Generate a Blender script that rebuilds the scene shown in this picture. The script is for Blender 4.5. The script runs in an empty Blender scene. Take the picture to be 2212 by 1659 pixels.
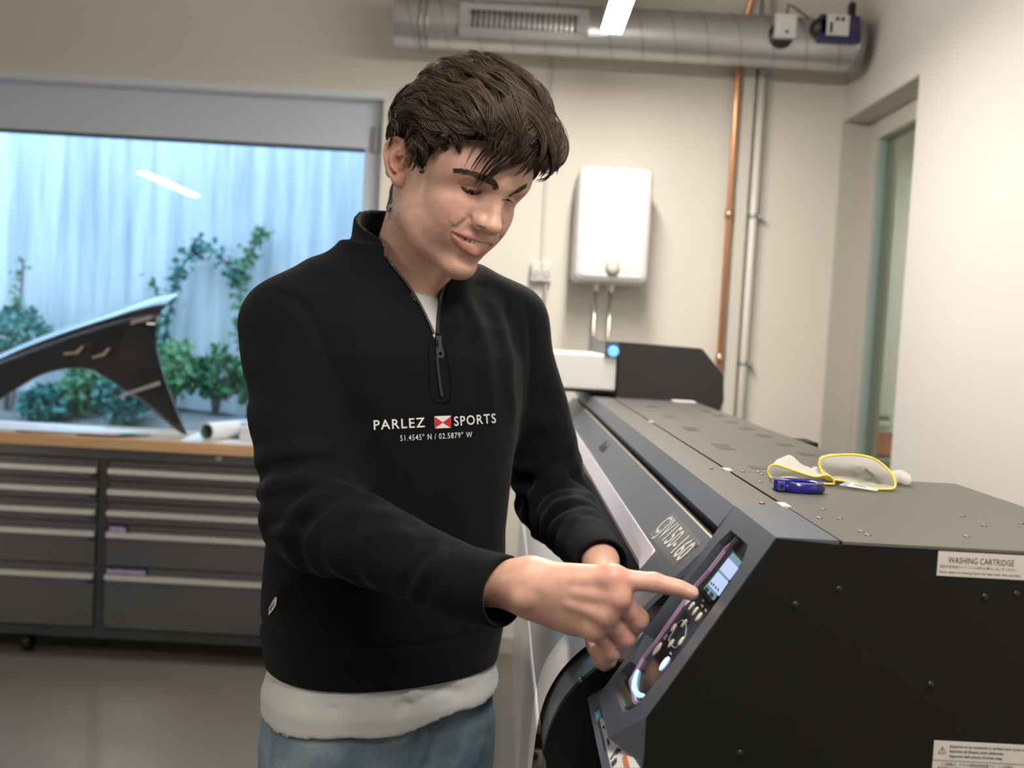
import bpy, bmesh, math, random
import numpy as np
from mathutils import Vector, Matrix, Euler
from mathutils.bvhtree import BVHTree
random.seed(7)
SC = bpy.context.scene
COL = SC.collection
PI = math.pi
# ------------------------------------------------------------------ camera
FPX, CX, CY = 2150.0, 1106.0, 829.5
CAM = np.array([0.0, 0.0, 1.45])
_vy = np.array([(1100-CX)/FPX, (718-CY)/FPX, 1.0]); _vy /= np.linalg.norm(_vy)
_up = np.array([.055, -1.0, 0.0]); _up[2] = -(_up[0]*_vy[0]+_up[1]*_vy[1])/_vy[2]; _up /= np.linalg.norm(_up)
CM = np.stack([np.cross(_vy, _up)*np.sign(np.cross(_vy, _up)[0]), _vy, _up])
def ray(px, py): return CM @ np.array([(px-CX)/FPX, (py-CY)/FPX, 1.0])
def aty(px, py, Y): r = ray(px, py); return CAM+r*(Y/r[1])
def atx(px, py, X): r = ray(px, py); return CAM+r*(X/r[0])
def atz(px, py, Z): r = ray(px, py); return CAM+r*((Z-CAM[2])/r[2])
cam_d = bpy.data.cameras.new('camera'); cam = bpy.data.objects.new('camera', cam_d); COL.objects.link(cam)
cam_d.sensor_width = 36.0; cam_d.lens = 36.0*FPX/2212
_r, _u, _b = CM@np.array([1, 0, 0]), CM@np.array([0, -1, 0]), CM@np.array([0, 0, -1])
cam.matrix_world = Matrix(((_r[0], _u[0], _b[0], CAM[0]), (_r[1], _u[1], _b[1], CAM[1]), (_r[2], _u[2], _b[2], CAM[2]), (0, 0, 0, 1)))
cam_d.clip_start = .05; cam_d.clip_end = 60
cam_d.dof.use_dof = True; cam_d.dof.focus_distance = 1.28; cam_d.dof.aperture_fstop = 4.5
SC.camera = cam
# ------------------------------------------------------------------ sky, exposure
W = bpy.data.worlds.new('sky'); SC.world = W; W.use_nodes = True
_bg = W.node_tree.nodes['Background']; _bg.inputs[0].default_value = (.45, .69, 1.0, 1); _bg.inputs[1].default_value = 5.8
SC.view_settings.view_transform = 'Standard'; SC.view_settings.look = 'None'
SC.view_settings.exposure = 0.0; SC.view_settings.gamma = 1.0; SC.view_settings.use_curve_mapping = False
SC.cycles.use_denoising = True; SC.cycles.use_light_tree = False
SC.cycles.max_bounces = 6; SC.cycles.diffuse_bounces = 3; SC.cycles.glossy_bounces = 3; SC.cycles.transmission_bounces = 3; SC.cycles.transparent_max_bounces = 8
SC.cycles.caustics_reflective = False; SC.cycles.caustics_refractive = False
SC.cycles.sample_clamp_indirect = 4.0
LAMP_E = 130.0
# ------------------------------------------------------------------ materials
MATS = {}
def mat(name, col, rough=.5, metal=0.0, spec=.5, emit=None, es=0.0, bump=0.0, bscale=60.0, var=0.0, vscale=6.0, sss=0.0, coat=0.0, sheen=0.0, stretch=None, alpha=1.0, trans=0.0, bdist=.002):
    if name in MATS: return MATS[name]
    m = bpy.data.materials.new(name); m.use_nodes = True; MATS[name] = m
    nt = m.node_tree; b = nt.nodes['Principled BSDF']
    c = (*col, 1)
    b.inputs['Base Color'].default_value = c; b.inputs['Roughness'].default_value = rough; b.inputs['Metallic'].default_value = metal
    b.inputs['Specular IOR Level'].default_value = spec; b.inputs['Coat Weight'].default_value = coat; b.inputs['Alpha'].default_value = alpha
    b.inputs['Sheen Weight'].default_value = sheen; b.inputs['Transmission Weight'].default_value = trans
    if sss:
        b.inputs['Subsurface Weight'].default_value = sss; b.inputs['Subsurface Radius'].default_value = (.010, .004, .002); b.inputs['Subsurface Scale'].default_value = .6
    if emit is not None:
        b.inputs['Emission Color'].default_value = (*emit, 1); b.inputs['Emission Strength'].default_value = es
    if bump or var:
        tc = nt.nodes.new('ShaderNodeTexCoord'); src = tc.outputs['Object']
        if stretch:
            mp = nt.nodes.new('ShaderNodeMapping'); mp.inputs['Scale'].default_value = stretch; nt.links.new(src, mp.inputs[0]); src = mp.outputs[0]
        if var:
            n = nt.nodes.new('ShaderNodeTexNoise'); n.inputs['Scale'].default_value = vscale; n.inputs['Detail'].default_value = 5; nt.links.new(src, n.inputs['Vector'])
            mx = nt.nodes.new('ShaderNodeMix'); mx.data_type = 'RGBA'; mx.blend_type = 'MIX'
            mx.inputs['A'].default_value = (*[x*(1-var) for x in col], 1); mx.inputs['B'].default_value = (*[min(1, x*(1+var)) for x in col], 1)
            nt.links.new(n.outputs['Fac'], mx.inputs['Factor']); nt.links.new(mx.outputs['Result'], b.inputs['Base Color'])
        if bump:
            n = nt.nodes.new('ShaderNodeTexNoise'); n.inputs['Scale'].default_value = bscale; n.inputs['Detail'].default_value = 3; nt.links.new(src, n.inputs['Vector'])
            bp = nt.nodes.new('ShaderNodeBump'); bp.inputs['Strength'].default_value = bump; bp.inputs['Distance'].default_value = bdist
            nt.links.new(n.outputs['Fac'], bp.inputs['Height']); nt.links.new(bp.outputs[0], b.inputs['Normal'])
    return m
def glass_mat(name, tint=(.9, .96, .95), ior=1.5, refl=1.0):
    m = bpy.data.materials.new(name); m.use_nodes = True; nt = m.node_tree; nt.nodes.clear()
    o = nt.nodes.new('ShaderNodeOutputMaterial'); mx = nt.nodes.new('ShaderNodeMixShader'); f = nt.nodes.new('ShaderNodeFresnel'); f.inputs[0].default_value = ior; ge = nt.nodes.new('ShaderNodeNewGeometry'); mu = nt.nodes.new('ShaderNodeMath'); mu.operation = 'MULTIPLY'; iv = nt.nodes.new('ShaderNodeMath'); iv.operation = 'SUBTRACT'; iv.inputs[0].default_value = refl
    nt.links.new(ge.outputs['Backfacing'], iv.inputs[1]); iv.use_clamp = True; nt.links.new(iv.outputs[0], mu.inputs[1]); nt.links.new(f.outputs[0], mu.inputs[0])
    t = nt.nodes.new('ShaderNodeBsdfTransparent'); t.inputs[0].default_value = (*tint, 1); g = nt.nodes.new('ShaderNodeBsdfGlossy'); g.inputs['Roughness'].default_value = .01
    nt.links.new(mu.outputs[0], mx.inputs[0]); nt.links.new(t.outputs[0], mx.inputs[1]); nt.links.new(g.outputs[0], mx.inputs[2]); nt.links.new(mx.outputs[0], o.inputs[0])
    MATS[name] = m; return m
# ------------------------------------------------------------------ mesh helpers
ORG = {}
def org(o): return ORG.get(o.name, np.zeros(3)) if o is not None else np.zeros(3)
class MB:
    """collects vertices and faces in world coordinates; build() links them as one mesh object"""
    def __init__(s): s.v = []; s.f = []
    def add(s, v, f):
        n = len(s.v); s.v += [tuple(map(float, p)) for p in v]; s.f += [tuple(i+n for i in q) for q in f]; return s
    def box(s, lo, hi, ch=0.0):
        (x0, y0, z0), (x1, y1, z1) = lo, hi
        if ch <= 0:
            return s.add([(x0,y0,z0),(x1,y0,z0),(x1,y1,z0),(x0,y1,z0),(x0,y0,z1),(x1,y0,z1),(x1,y1,z1),(x0,y1,z1)],
                     [(0,3,2,1),(4,5,6,7),(0,1,5,4),(1,2,6,5),(2,3,7,6),(3,0,4,7)])
        bm = bmesh.new(); bmesh.ops.create_cube(bm, size=1.0)
        for v in bm.verts: v.co = Vector(((x0+x1)/2+v.co.x*(x1-x0), (y0+y1)/2+v.co.y*(y1-y0), (z0+z1)/2+v.co.z*(z1-z0)))
        bmesh.ops.bevel(bm, geom=bm.edges[:], offset=ch, segments=2, affect='EDGES', profile=.6)
        bm.verts.index_update(); s.add([v.co for v in bm.verts], [[v.index for v in f.verts] for f in bm.faces]); bm.free(); return s
    def prism(s, poly, axis, a, b):
        """poly: 2-D points in the plane normal to axis (0: (y,z), 1: (x,z), 2: (x,y)); extruded from a to b"""
        def mk(p, t):
            return ((t, p[0], p[1]), (p[0], t, p[1]), (p[0], p[1], t))[axis]
        n = len(poly)
        return s.add([mk(p, a) for p in poly]+[mk(p, b) for p in poly],
                     [tuple(range(n))[::-1], tuple(range(n, 2*n))]+[(i, (i+1) % n, n+(i+1) % n, n+i) for i in range(n)])
    def sheet(s, grid, closed_u=False):
        g = np.asarray(grid, float); nu, nv = g.shape[:2]
        fs = []
        for i in range(nu if closed_u else nu-1):
            for j in range(nv-1):
                a, b = i*nv+j, ((i+1) % nu)*nv+j; fs.append((a, b, b+1, a+1))
        return s.add(g.reshape(-1, 3), fs)
    def tube(s, pts, r, n=10, cap=True, closed=False):
        P = [np.asarray(p, float) for p in pts]; m = len(P)
        rs = r if hasattr(r, '__len__') else [r]*m
        T = []
        for i in range(m):
            a = P[(i-1) % m] if (closed or i > 0) else P[i]; b = P[(i+1) % m] if (closed or i < m-1) else P[i]
            t = b-a; T.append(t/(np.linalg.norm(t)+1e-12))
        u = np.cross(T[0], (0, 0, 1)); 
        if np.linalg.norm(u) < .1: u = np.cross(T[0], (1, 0, 0))
        u /= np.linalg.norm(u); rings = []
        for i in range(m):
            u = u-T[i]*(u@T[i]); u /= np.linalg.norm(u)+1e-12; w = np.cross(T[i], u)
            rings.append([P[i]+rs[i]*(math.cos(2*PI*k/n)*u+math.sin(2*PI*k/n)*w) for k in range(n)])
        fs = []
        for i in range(m if closed else m-1):
            for k in range(n):
                j = (i+1) % m
                fs.append((i*n+k, i*n+(k+1) % n, j*n+(k+1) % n, j*n+k))
        if cap and not closed: fs += [tuple(range(n))[::-1], tuple(range((m-1)*n, m*n))]
        return s.add([q for rg in rings for q in rg], fs)
    def lathe(s, prof, c, axis=(0, 0, 1), n=24, cap=True):
        """prof: list of (radius, height along the axis)"""
        ax = np.asarray(axis, float); ax /= np.linalg.norm(ax); u = np.cross(ax, (0, 0, 1))
        if np.linalg.norm(u) < .1: u = np.cross(ax, (1, 0, 0))
        u /= np.linalg.norm(u); w = np.cross(ax, u); c = np.asarray(c, float); vs = []
        for r, h in prof: vs += [c+ax*h+r*(math.cos(2*PI*k/n)*u+math.sin(2*PI*k/n)*w) for k in range(n)]
        fs = [(i*n+k, i*n+(k+1) % n, (i+1)*n+(k+1) % n, (i+1)*n+k) for i in range(len(prof)-1) for k in range(n)]
        if cap: fs += [tuple(range(n))[::-1], tuple(range((len(prof)-1)*n, len(prof)*n))]
        return s.add(vs, fs)
    def build(s, name, m, parent=None, smooth=False, autosmooth=None, bevel=0.0):
        return mesh_obj(name, s.v, s.f, m, parent, smooth, autosmooth, bevel)
def mesh_obj(name, v, f, m, parent=None, smooth=False, autosmooth=None, bevel=0.0):
    me = bpy.data.meshes.new(name); o0 = org(parent)
    V = np.asarray(v, float).reshape(-1, 3); c = (V.min(0)+V.max(0))/2; c[2] = V[:, 2].min()
    me.from_pydata((V-c).tolist(), [], [tuple(int(i) for i in q) for q in f]); me.update()
    bm = bmesh.new(); bm.from_mesh(me); bmesh.ops.recalc_face_normals(bm, faces=bm.faces[:])
    if bevel: bmesh.ops.bevel(bm, geom=[e for e in bm.edges if len(e.link_faces) == 2 and e.calc_face_angle(0) > .5], offset=bevel, segments=2, affect='EDGES')
    bm.to_mesh(me); bm.free()
    if smooth: me.shade_smooth()
    if autosmooth: 
        me.shade_smooth(); me.set_sharp_from_angle(angle=autosmooth)
    if m: me.materials.append(m)
    o = bpy.data.objects.new(name, me); COL.objects.link(o)
    if parent is not None: o.parent = parent
    o.location = c-o0; ORG[o.name] = c
    return o
def thing(name, label, cat, loc, group=None):
    o = bpy.data.objects.new(name, None); o.empty_display_size = .05; COL.objects.link(o); o.location = loc; ORG[o.name] = np.asarray(loc, float)
    return tag(o, label, cat, group)
def tag(o, label=None, cat=None, group=None, kind=None):
    if label: o['label'] = label
    if cat: o['category'] = cat
    if group: o['group'] = group
    if kind: o['kind'] = kind
    return o
def struct(o, label=None):
    o['kind'] = 'structure'
    if label: o['label'] = label
    return o
def copy_part(o, parent, wloc):
    c = o.copy(); COL.objects.link(c); c.parent = parent; c.location = np.asarray(wloc, float)-org(parent); ORG[c.name] = np.asarray(wloc, float); return c
FONT = None
def text_mesh(txt, size=1.0, align='CENTER', res=2, bold=0.0, spacing=1.0, width=1.0):
    """flat lettering as (verts, faces) in the xy plane"""
    cu = bpy.data.curves.new('lettering', 'FONT'); cu.body = txt; cu.size = size; cu.align_x = align; cu.align_y = 'CENTER'; cu.resolution_u = res; cu.offset = bold; cu.space_character = spacing
    ob = bpy.data.objects.new('lettering', cu); COL.objects.link(ob); bpy.context.view_layer.update()
    me = bpy.data.meshes.new_from_object(ob.evaluated_get(bpy.context.evaluated_depsgraph_get()))
    v = np.array([p.co[:] for p in me.vertices]).reshape(-1, 3); f = [tuple(p.vertices) for p in me.polygons]
    bpy.data.objects.remove(ob); bpy.data.curves.remove(cu); bpy.data.meshes.remove(me)
    v[:, 0] *= width
    return v, f
def put2d(v, o, ux, uy, off=0.0):
    o, ux, uy = (np.asarray(q, float) for q in (o, ux, uy)); n = np.cross(ux, uy); n /= np.linalg.norm(n)
    return o+v[:, :1]*ux+v[:, 1:2]*uy+n*off
def rrect(w, h, r, n=5):
    """rounded rectangle outline centred on 0"""
    out = []
    for cx, cy, a0 in ((w/2-r, h/2-r, 0), (-w/2+r, h/2-r, 90), (-w/2+r, -h/2+r, 180), (w/2-r, -h/2+r, 270)):
        for k in range(n+1): a = math.radians(a0+90*k/n); out.append((cx+r*math.cos(a), cy+r*math.sin(a)))
    return out
def slab(mb, outline, o, ux, uy, t, back=0.0):
    """extruded outline standing on plane o,ux,uy, thickness t along the normal"""
    v = np.array([(p[0], p[1], 0) for p in outline]); a = put2d(v, o, ux, uy, -back); b = put2d(v, o, ux, uy, t); n = len(outline)
    return mb.add(list(a)+list(b), [tuple(range(n))[::-1], tuple(range(n, 2*n))]+[(i, (i+1) % n, n+(i+1) % n, n+i) for i in range(n)])
def spl(pts, n):
    """Catmull-Rom through 2-D/3-D points"""
    P = [np.asarray(p, float) for p in pts]; P = [2*P[0]-P[1]]+P+[2*P[-1]-P[-2]]; out = []; m = len(P)-3
    for k in range(n):
        u = m*k/(n-1); i = min(int(u), m-1); t = u-i; a, b, c_, d_ = P[i:i+4]
        out.append(.5*((2*b)+(-a+c_)*t+(2*a-5*b+4*c_-d_)*t*t+(-a+3*b-3*c_+d_)*t**3))
    return np.array(out)
# ------------------------------------------------------------------ room shell
YW, XR, ZC = 4.45, 1.43, 3.25
XL, YB = -4.6, -3.6
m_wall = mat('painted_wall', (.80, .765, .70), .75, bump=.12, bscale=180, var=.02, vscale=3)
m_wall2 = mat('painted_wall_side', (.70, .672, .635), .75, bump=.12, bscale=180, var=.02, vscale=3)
m_white = mat('white_lacquer', (.80, .80, .80), .35)
m_ceil = mat('ceiling_paint', (.62, .60, .56), .8, bump=.1, bscale=90)
m_floor = mat('grey_floor_paint', (.180, .171, .155), .20, var=.10, vscale=1.6, bump=.05, bscale=6)
WX0, WX1, WZ0, WZ1 = -3.6, -.607, .80, 2.465       # window opening
mb = MB()
mb.box((XL, YW, 0), (WX0, YW+.28, ZC)); mb.box((WX1, YW, 0), (XR+.25, YW+.28, ZC)); mb.box((WX0, YW, WZ1), (WX1, YW+.28, ZC)); mb.box((WX0, YW, 0), (WX1, YW+.28, WZ0))
struct(mb.build('wall_back', m_wall), 'cream painted wall with the window and the water heater')
DY0, DY1, DZ1 = 3.645, 4.43, 2.462                    # doorway in the right wall
mb = MB(); mb.box((XR, YB, 0), (XR+.22, DY0, ZC)); mb.box((XR, DY0, DZ1), (XR+.22, YW+.28, ZC)); mb.box((XR, DY1, 0), (XR+.22, YW+.28, DZ1))
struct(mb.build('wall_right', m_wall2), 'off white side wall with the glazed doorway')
struct(MB().box((XL-.2, YB, 0), (XL, YW+.28, ZC)).build('wall_left', m_wall))
struct(MB().box((XL-.2, YB-.2, 0), (XR+.22, YB, ZC)).build('wall_front', m_wall))
struct(MB().box((XL-.2, YB-.2, -.12), (XR+.22, YW+.28, 0)).build('floor', m_floor), 'smooth warm grey painted floor')
struct(MB().box((XL-.2, YB-.2, ZC), (XR+.22, YW+.28, ZC+.15)).build('ceiling', m_ceil))
m_dblue = mat('blue_door_paint', (.01, .10, .42), .35)
d2 = struct(MB().box((-4.56, YB+.0, 0), (-3.9, YB+.045, 2.1), .004).build('reflection_door', m_dblue), 'unseen blue door added behind the camera for its reflection')  # unseen door added so the steel drawers reflect a blue streak
MB().box((-4.6, YB, 0), (-4.56, YB+.06, 2.16)).build('door_frame', m_wall, d2); MB().box((-3.9, YB, 0), (-3.86, YB+.06, 2.16)).build('door_frame', m_wall, d2)
MB().tube([(-3.98, YB+.045, 1.0), (-3.98, YB+.09, 1.0), (-4.10, YB+.09, 1.0)], .009, 8).build('door_handle', mat('handle_steel', (.6, .6, .6), .3, .9), d2)
m_base = mat('baseboard_paint', (.55, .52, .46), .6)
struct(MB().box((WX1+.0, YW-.012, 0), (XR, YW, .07)).build('baseboard_back', m_base))
# window: frame, glass, trim
YG = YW+.10
w = MB()
w.box((WX0, YG-.035, 2.235), (WX1, YG+.06, WZ1)).box((WX0, YG-.035, WZ0), (WX1, YG+.06, .90)).box((WX1-.085, YG-.035, .90), (WX1, YG+.06, 2.235)).box((WX0, YG-.035, .90), (WX0+.085, YG+.06, 2.235))
win = struct(w.build('window_1', mat('window_white_daylit', (.66, .72, .82), .4), bevel=.004), 'wide fixed window with a deep white head panel')  # blue of the daylight is put into the white frame colour
MB().box((WX0+.08, YG, .90), (WX1-.08, YG+.012, 2.24)).build('pane', glass_mat('window_glass', (.93, .98, 1.0)), win)
m_gask = mat('window_gasket', (.12, .15, .18), .5)
g = MB(); g.box((WX0+.085, YG-.036, 2.222), (WX1-.085, YG-.006, 2.235)); g.build('gasket', m_gask, win)
MB().box((WX0+.085, YG-.045, 2.236), (WX1-.08, YG-.034, 2.262)).build('frame_bead', mat('window_white_daylit', (.8, .8, .8)), win, bevel=.003)
MB().box((WX1-.055, YG-.052, 2.22), (WX1-.03, YG-.034, 2.33), .004).build('hinge', mat('hinge_grey', (.35, .36, .36), .4, .6), win)
struct(MB().box((WX0-.02, YW-.014, WZ1-.022), (WX1+.012, YW+.12, WZ1+.012)).build('trim_1', mat('trim_white', (.80, .83, .88), .45), bevel=.003), 'white trim along the window head')
# ------------------------------------------------------------------ outside: ground, board-marked concrete wall, ivy and shrubs
def conc_mat():
    m = bpy.data.materials.new('board_marked_concrete'); m.use_nodes = True; nt = m.node_tree; b = nt.nodes['Principled BSDF']; b.inputs['Roughness'].default_value = .9
    tc = nt.nodes.new('ShaderNodeTexCoord'); mp = nt.nodes.new('ShaderNodeMapping'); mp.inputs['Scale'].default_value = (7.5, 1, .42); nt.links.new(tc.outputs['Object'], mp.inputs[0])
    n = nt.nodes.new('ShaderNodeTexNoise'); n.inputs['Scale'].default_value = 1.6; n.inputs['Detail'].default_value = 7; n.inputs['Roughness'].default_value = .62; nt.links.new(mp.outputs[0], n.inputs['Vector'])
    n2 = nt.nodes.new('ShaderNodeTexNoise'); n2.inputs['Scale'].default_value = .8; nt.links.new(tc.outputs['Object'], n2.inputs['Vector'])
    ad = nt.nodes.new('ShaderNodeMath'); ad.operation = 'MULTIPLY_ADD'; ad.inputs[1].default_value = .35; nt.links.new(n2.outputs['Fac'], ad.inputs[0]); nt.links.new(n.outputs['Fac'], ad.inputs[2])
    r = nt.nodes.new('ShaderNodeValToRGB'); e = r.color_ramp.elements; e[0].position = .44; e[0].color = (.30, .31, .32, 1); e[1].position = .78; e[1].color = (.58, .58, .57, 1)
    nt.links.new(ad.outputs[0], r.inputs[0]); nt.links.new(r.outputs[0], b.inputs['Base Color']); return m
YO = 7.15
struct(MB().box((-9, YO, .3), (2.6, YO+.3, 3.3)).build('wall_outside', conc_mat()), 'board marked concrete retaining wall outside the window')
m_soil = mat('leaf_litter', (.17, .155, .14), .95, var=.5, vscale=22, bump=.6, bscale=40)
grd = []
rg = np.random.default_rng(3)
for i in range(60):
    row = []
    for j in range(16):
        x = -9+11.6*i/59; y = YW+.285+(YO-YW-.285)*j/15
        row.append((x, y, .62+.17*(j/15)**1.5+.05*math.sin(x*2.1+j)+rg.normal(0, .012)))
    grd.append(row)
o = struct(MB().sheet(grd).build('ground_outside', m_soil, smooth=True), 'strip of leaf litter between window and concrete wall')
def leaves(mb, centers, size, rg, spread=None, hang=0.0):
    """folded ivy-like leaves: 4 triangles each"""
    for c in centers:
        s = size*rg.uniform(.6, 1.3); d = rg.normal(0, 1, 3); d[2] -= hang; d[1] -= .5; d /= np.linalg.norm(d)
        u = np.cross(d, rg.normal(0, 1, 3)); u /= np.linalg.norm(u); n = np.cross(d, u); c = np.asarray(c)
        p0 = c; p1 = c+d*s*.5+u*s*.42+n*s*.12; p2 = c+d*s; p3 = c+d*s*.5-u*s*.42+n*s*.12; pm = c+d*s*.5
        mb.add([p0, p1, p2, p3, pm], [(0, 1, 4), (1, 2, 4), (2, 3, 4), (3, 0, 4)])
m_leafA = mat('ivy_green', (.075, .20, .085), .55, var=.5, vscale=9); m_leafB = mat('shrub_green', (.12, .27, .10), .55, var=.5, vscale=7); m_leafC = mat('blue_green_leaf', (.05, .19, .15), .55, var=.4, vscale=7)
m_twig = mat('twig_brown', (.16, .12, .09), .8)
def shrub(px, py, Y, rx, rz, m, label, n=560, size=.055):
    rx, rz, py = rx*1.4, rz*1.3, py+8
    c = aty(px, py, Y); base = np.array([c[0], c[1], .72])
    t = thing('shrub', label, 'shrub', base, 'shrubs at the foot of the concrete wall')
    s = MB(); rg = np.random.default_rng(int(px*7+py))
    for k in range(6):
        e = c+np.array([rg.uniform(-.7, .7)*rx, rg.uniform(-.15, .15), rg.uniform(.1, .8)*rz]); s.tube([base+np.array([rg.uniform(-.03, .03), 0, 0]), (base+e)/2+rg.normal(0, .03, 3), e], [.012, .008, .003], 5)
    s.build('branches', m_twig, t)
    q = rg.normal(0, 1, (n, 3)); q /= np.linalg.norm(q, axis=1)[:, None]; q *= rg.uniform(.35, 1.0, (n, 1))**.5
    ce = c+q*np.array([rx, min(.22, rx), rz]); ce[:, 2] = np.maximum(ce[:, 2], .70)
    l = MB(); leaves(l, ce, size, rg); l.build('foliage', m, t)
for a in ((25, 712, 6.80, .20, .14, m_leafC, 'dark green shrub at the left edge of the window'), (183, 842, 6.75, .13, .15, m_leafA, 'green shrub seen through the wheel arch of the fender'),
          (268, 850, 6.45, .12, .14, m_leafC, 'blue green shrub just behind the rear of the fender arch'), (100, 868, 6.6, .11, .11, m_leafC, 'low blue green plant beneath the fender'),
          (380, 790, 6.75, .13, .14, m_leafB, 'bright green bush right of the fender tip'), (472, 800, 6.75, .12, .13, m_leafA, 'green bush against the concrete beside the standing man'),
          (550, 815, 6.75, .10, .12, m_leafA, 'green bush just left of the sleeve of the man')): shrub(*a)
def vine(pts, n, width, label, m, size=.05):
    P = [aty(px, py, YO-.09) for px, py in pts]
    t = thing('ivy_vine', label, 'ivy', P[0], 'ivy climbing the concrete wall'); rg = np.random.default_rng(len(pts)*n)
    MB().tube(P, .009, 5).build('stem', m_twig, t)
    ce = []
    for k in range(n):
        u = rg.uniform(0, len(P)-1.001); i = int(u); ce.append(P[i]+(P[i+1]-P[i])*(u-i)+np.array([rg.normal(0, width), rg.uniform(-.06, 0), rg.normal(0, width)]))
    l = MB(); leaves(l, ce, size, rg, hang=.5); l.build('foliage', m, t)
vine([(352, 780), (360, 700), (372, 640), (392, 580), (415, 540), (450, 530), (480, 560), (512, 600), (520, 590)], 300, .035, 'arched ivy vine climbing the concrete behind the fender tip', m_leafC)
vine([(515, 760), (520, 680), (517, 600), (535, 560), (560, 515), (572, 490)], 190, .026, 'thin forked ivy vine on the concrete near the shoulder', m_leafA)
vine([(340, 760), (345, 690), (332, 600)], 60, .022, 'short ivy shoot left of the arched vine', m_leafA)
vine([(40, 690), (45, 640), (50, 560)], 40, .02, 'ivy shoot above the dark shrub at the window edge', m_leafA)
# ------------------------------------------------------------------ doorway and the room behind it
m_frame = mat('door_frame_paint', (.56, .53, .48), .5)
m_gg = glass_mat('door_glass', (.74, .82, .79), 1.45)
fr = MB()
XD = XR+.10
fr.box((XD, DY0, 0), (XD+.08, DY0+.06, DZ1)).box((XD, DY1-.10, 0), (XD+.08, DY1, DZ1)).box((XD, DY0+.06, DZ1-.10), (XD+.08, DY1-.10, DZ1)).box((XD, DY0+.06, 0), (XD+.08, DY1-.10, .12))
dr = struct(fr.build('door_1', m_frame, bevel=.004), 'narrow glazed door set back in the side wall')
MB().box((XD+.03, DY0+.055, .12), (XD+.042, DY1-.10, DZ1-.10)).build('pane', m_gg, dr)
lin = MB(); lin.box((XR-.012, DY0-.0, DZ1-.012), (XR+.22, DY1, DZ1+.0)); lin.box((XR-.012, DY1-.012, 0), (XR+.22, DY1+.012, DZ1)); struct(lin.build('trim_2', m_frame, bevel=.002), 'beige reveal lining of the doorway')
MB().box((XD+.01, DY1-.135, .12), (XD+.05, DY1-.10, DZ1-.10)).build('edge_strip', mat('green_glass_edge', (.35, .43, .42), .25), dr)
mb = MB(); mb.box((XR+.22, 6.3, 0), (4.2, 6.5, ZC)); struct(mb.build('wall_next_back', m_wall))
struct(MB().box((4.2, 2.6, 0), (4.4, 6.5, ZC)).build('wall_next_right', m_wall))
struct(MB().box((XR+.22, 2.4, 0), (4.4, 2.6, ZC)).build('wall_next_front', m_wall))
struct(MB().box((XR+.22, 4.73, 0), (XR+.3, 6.5, ZC)).build('wall_next_left', m_wall))
struct(MB().box((XR+.22, 2.4, -.12), (4.4, 6.5, 0)).build('floor_next', m_floor)); struct(MB().box((XR+.22, 2.4, ZC), (4.4, 6.5, ZC+.15)).build('ceiling_next', m_ceil))
t = thing('side_table', 'grey table standing in the room behind the glass door', 'table', (2.15, 5.7, 0))
MB().box((1.75, 5.35, .84), (2.7, 6.05, .872), .004).build('table_top', mat('grey_laminate', (.30, .31, .32), .5), t)
for x, y in ((1.8, 5.4), (2.65, 5.4), (1.8, 6.0), (2.65, 6.0)): MB().box((x-.02, y-.02, 0), (x+.02, y+.02, .84)).build('leg', mat('grey_steel', (.25, .25, .26), .4, .7), t)
t = thing('storage_bin', 'orange plastic bin on the table behind the glass door', 'bin', (2.12, 5.6, .872))
bn = MB(); h = .135
bn.prism([(1.95, .872), (2.33, .872), (2.36, .872+h), (1.92, .872+h)], 1, 5.48, 5.49).prism([(1.95, .872), (2.33, .872), (2.36, .872+h), (1.92, .872+h)], 1, 5.72, 5.73)
bn.box((1.935, 5.485, .88), (1.95, 5.725, .872+h)).box((2.335, 5.485, .88), (2.35, 5.725, .872+h)).box((1.95, 5.48, .872), (2.33, 5.73, .884)); bn.build('bin_body', mat('orange_plastic', (.62, .20, .09), .45), t)
MB().box((2.20, 5.474, .905), (2.30, 5.481, .975), .003).build('label_holder', mat('red_plastic', (.55, .07, .03), .4), t)
MB().box((1.915, 5.475, .872+h), (2.365, 5.735, .872+h+.012), .003).build('lid', mat('grey_lid', (.45, .43, .40), .5), t)
t = thing('glass_jar', 'small jar with a dark lid on the orange bin', 'jar', (2.115, 5.58, 1.019))
MB().lathe([(.03, 0), (.05, .004), (.055, .02), (.055, .045), (.045, .055)], (2.115, 5.58, 1.019), n=20).build('jar_body', mat('cloudy_glass', (.55, .56, .50), .2), t, smooth=True)
MB().lathe([(.047, .055), (.05, .058), (.05, .076), (.046, .08)], (2.115, 5.58, 1.019), n=20).build('lid', mat('dark_lid', (.16, .16, .14), .4), t, smooth=True)
# ------------------------------------------------------------------ lamps
m_alu = mat('lamp_aluminium', (.62, .62, .62), .35, .8)
m_led = mat('led_diffuser', (.9, .9, .88), .5, emit=(1.0, .915, .81), es=LAMP_E)
def lamp(x, y0, y1, z, label, up=True):
    t = thing('linear_lamp', label, 'lamp', (x, (y0+y1)/2, z), 'linear lamps under the ceiling')
    MB().box((x-.038, y0, z+.012), (x+.038, y1, z+.07), .004).build('housing', m_alu, t)
    MB().box((x-.037, y0+.002, z), (x+.037, y1-.002, z+.0115), .002).build('diffuser', m_led, t)
    for y in (y0+.2, y1-.2): MB().tube([(x, y, z+.07), (x, y, ZC)], .0025, 6).build('suspension_cable', m_alu, t)
lamp(.318, 2.15, 3.76, 2.58, 'bright linear lamp hanging above the printer, the one in view')
lamp(.318, -.65, .95, 2.58, 'unseen linear fill lamp added above the camera side of the printer')  # unseen lamp added as fill from the camera side
lamp(-3.06, -.5, .9, 2.58, 'linear lamp on the left whose reflection shows in the window')
lamp(2.6, 4.2, 5.4, 2.75, 'unseen linear lamp added to light the room behind the glass door')  # unseen lamp added to brighten the room behind the door
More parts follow.
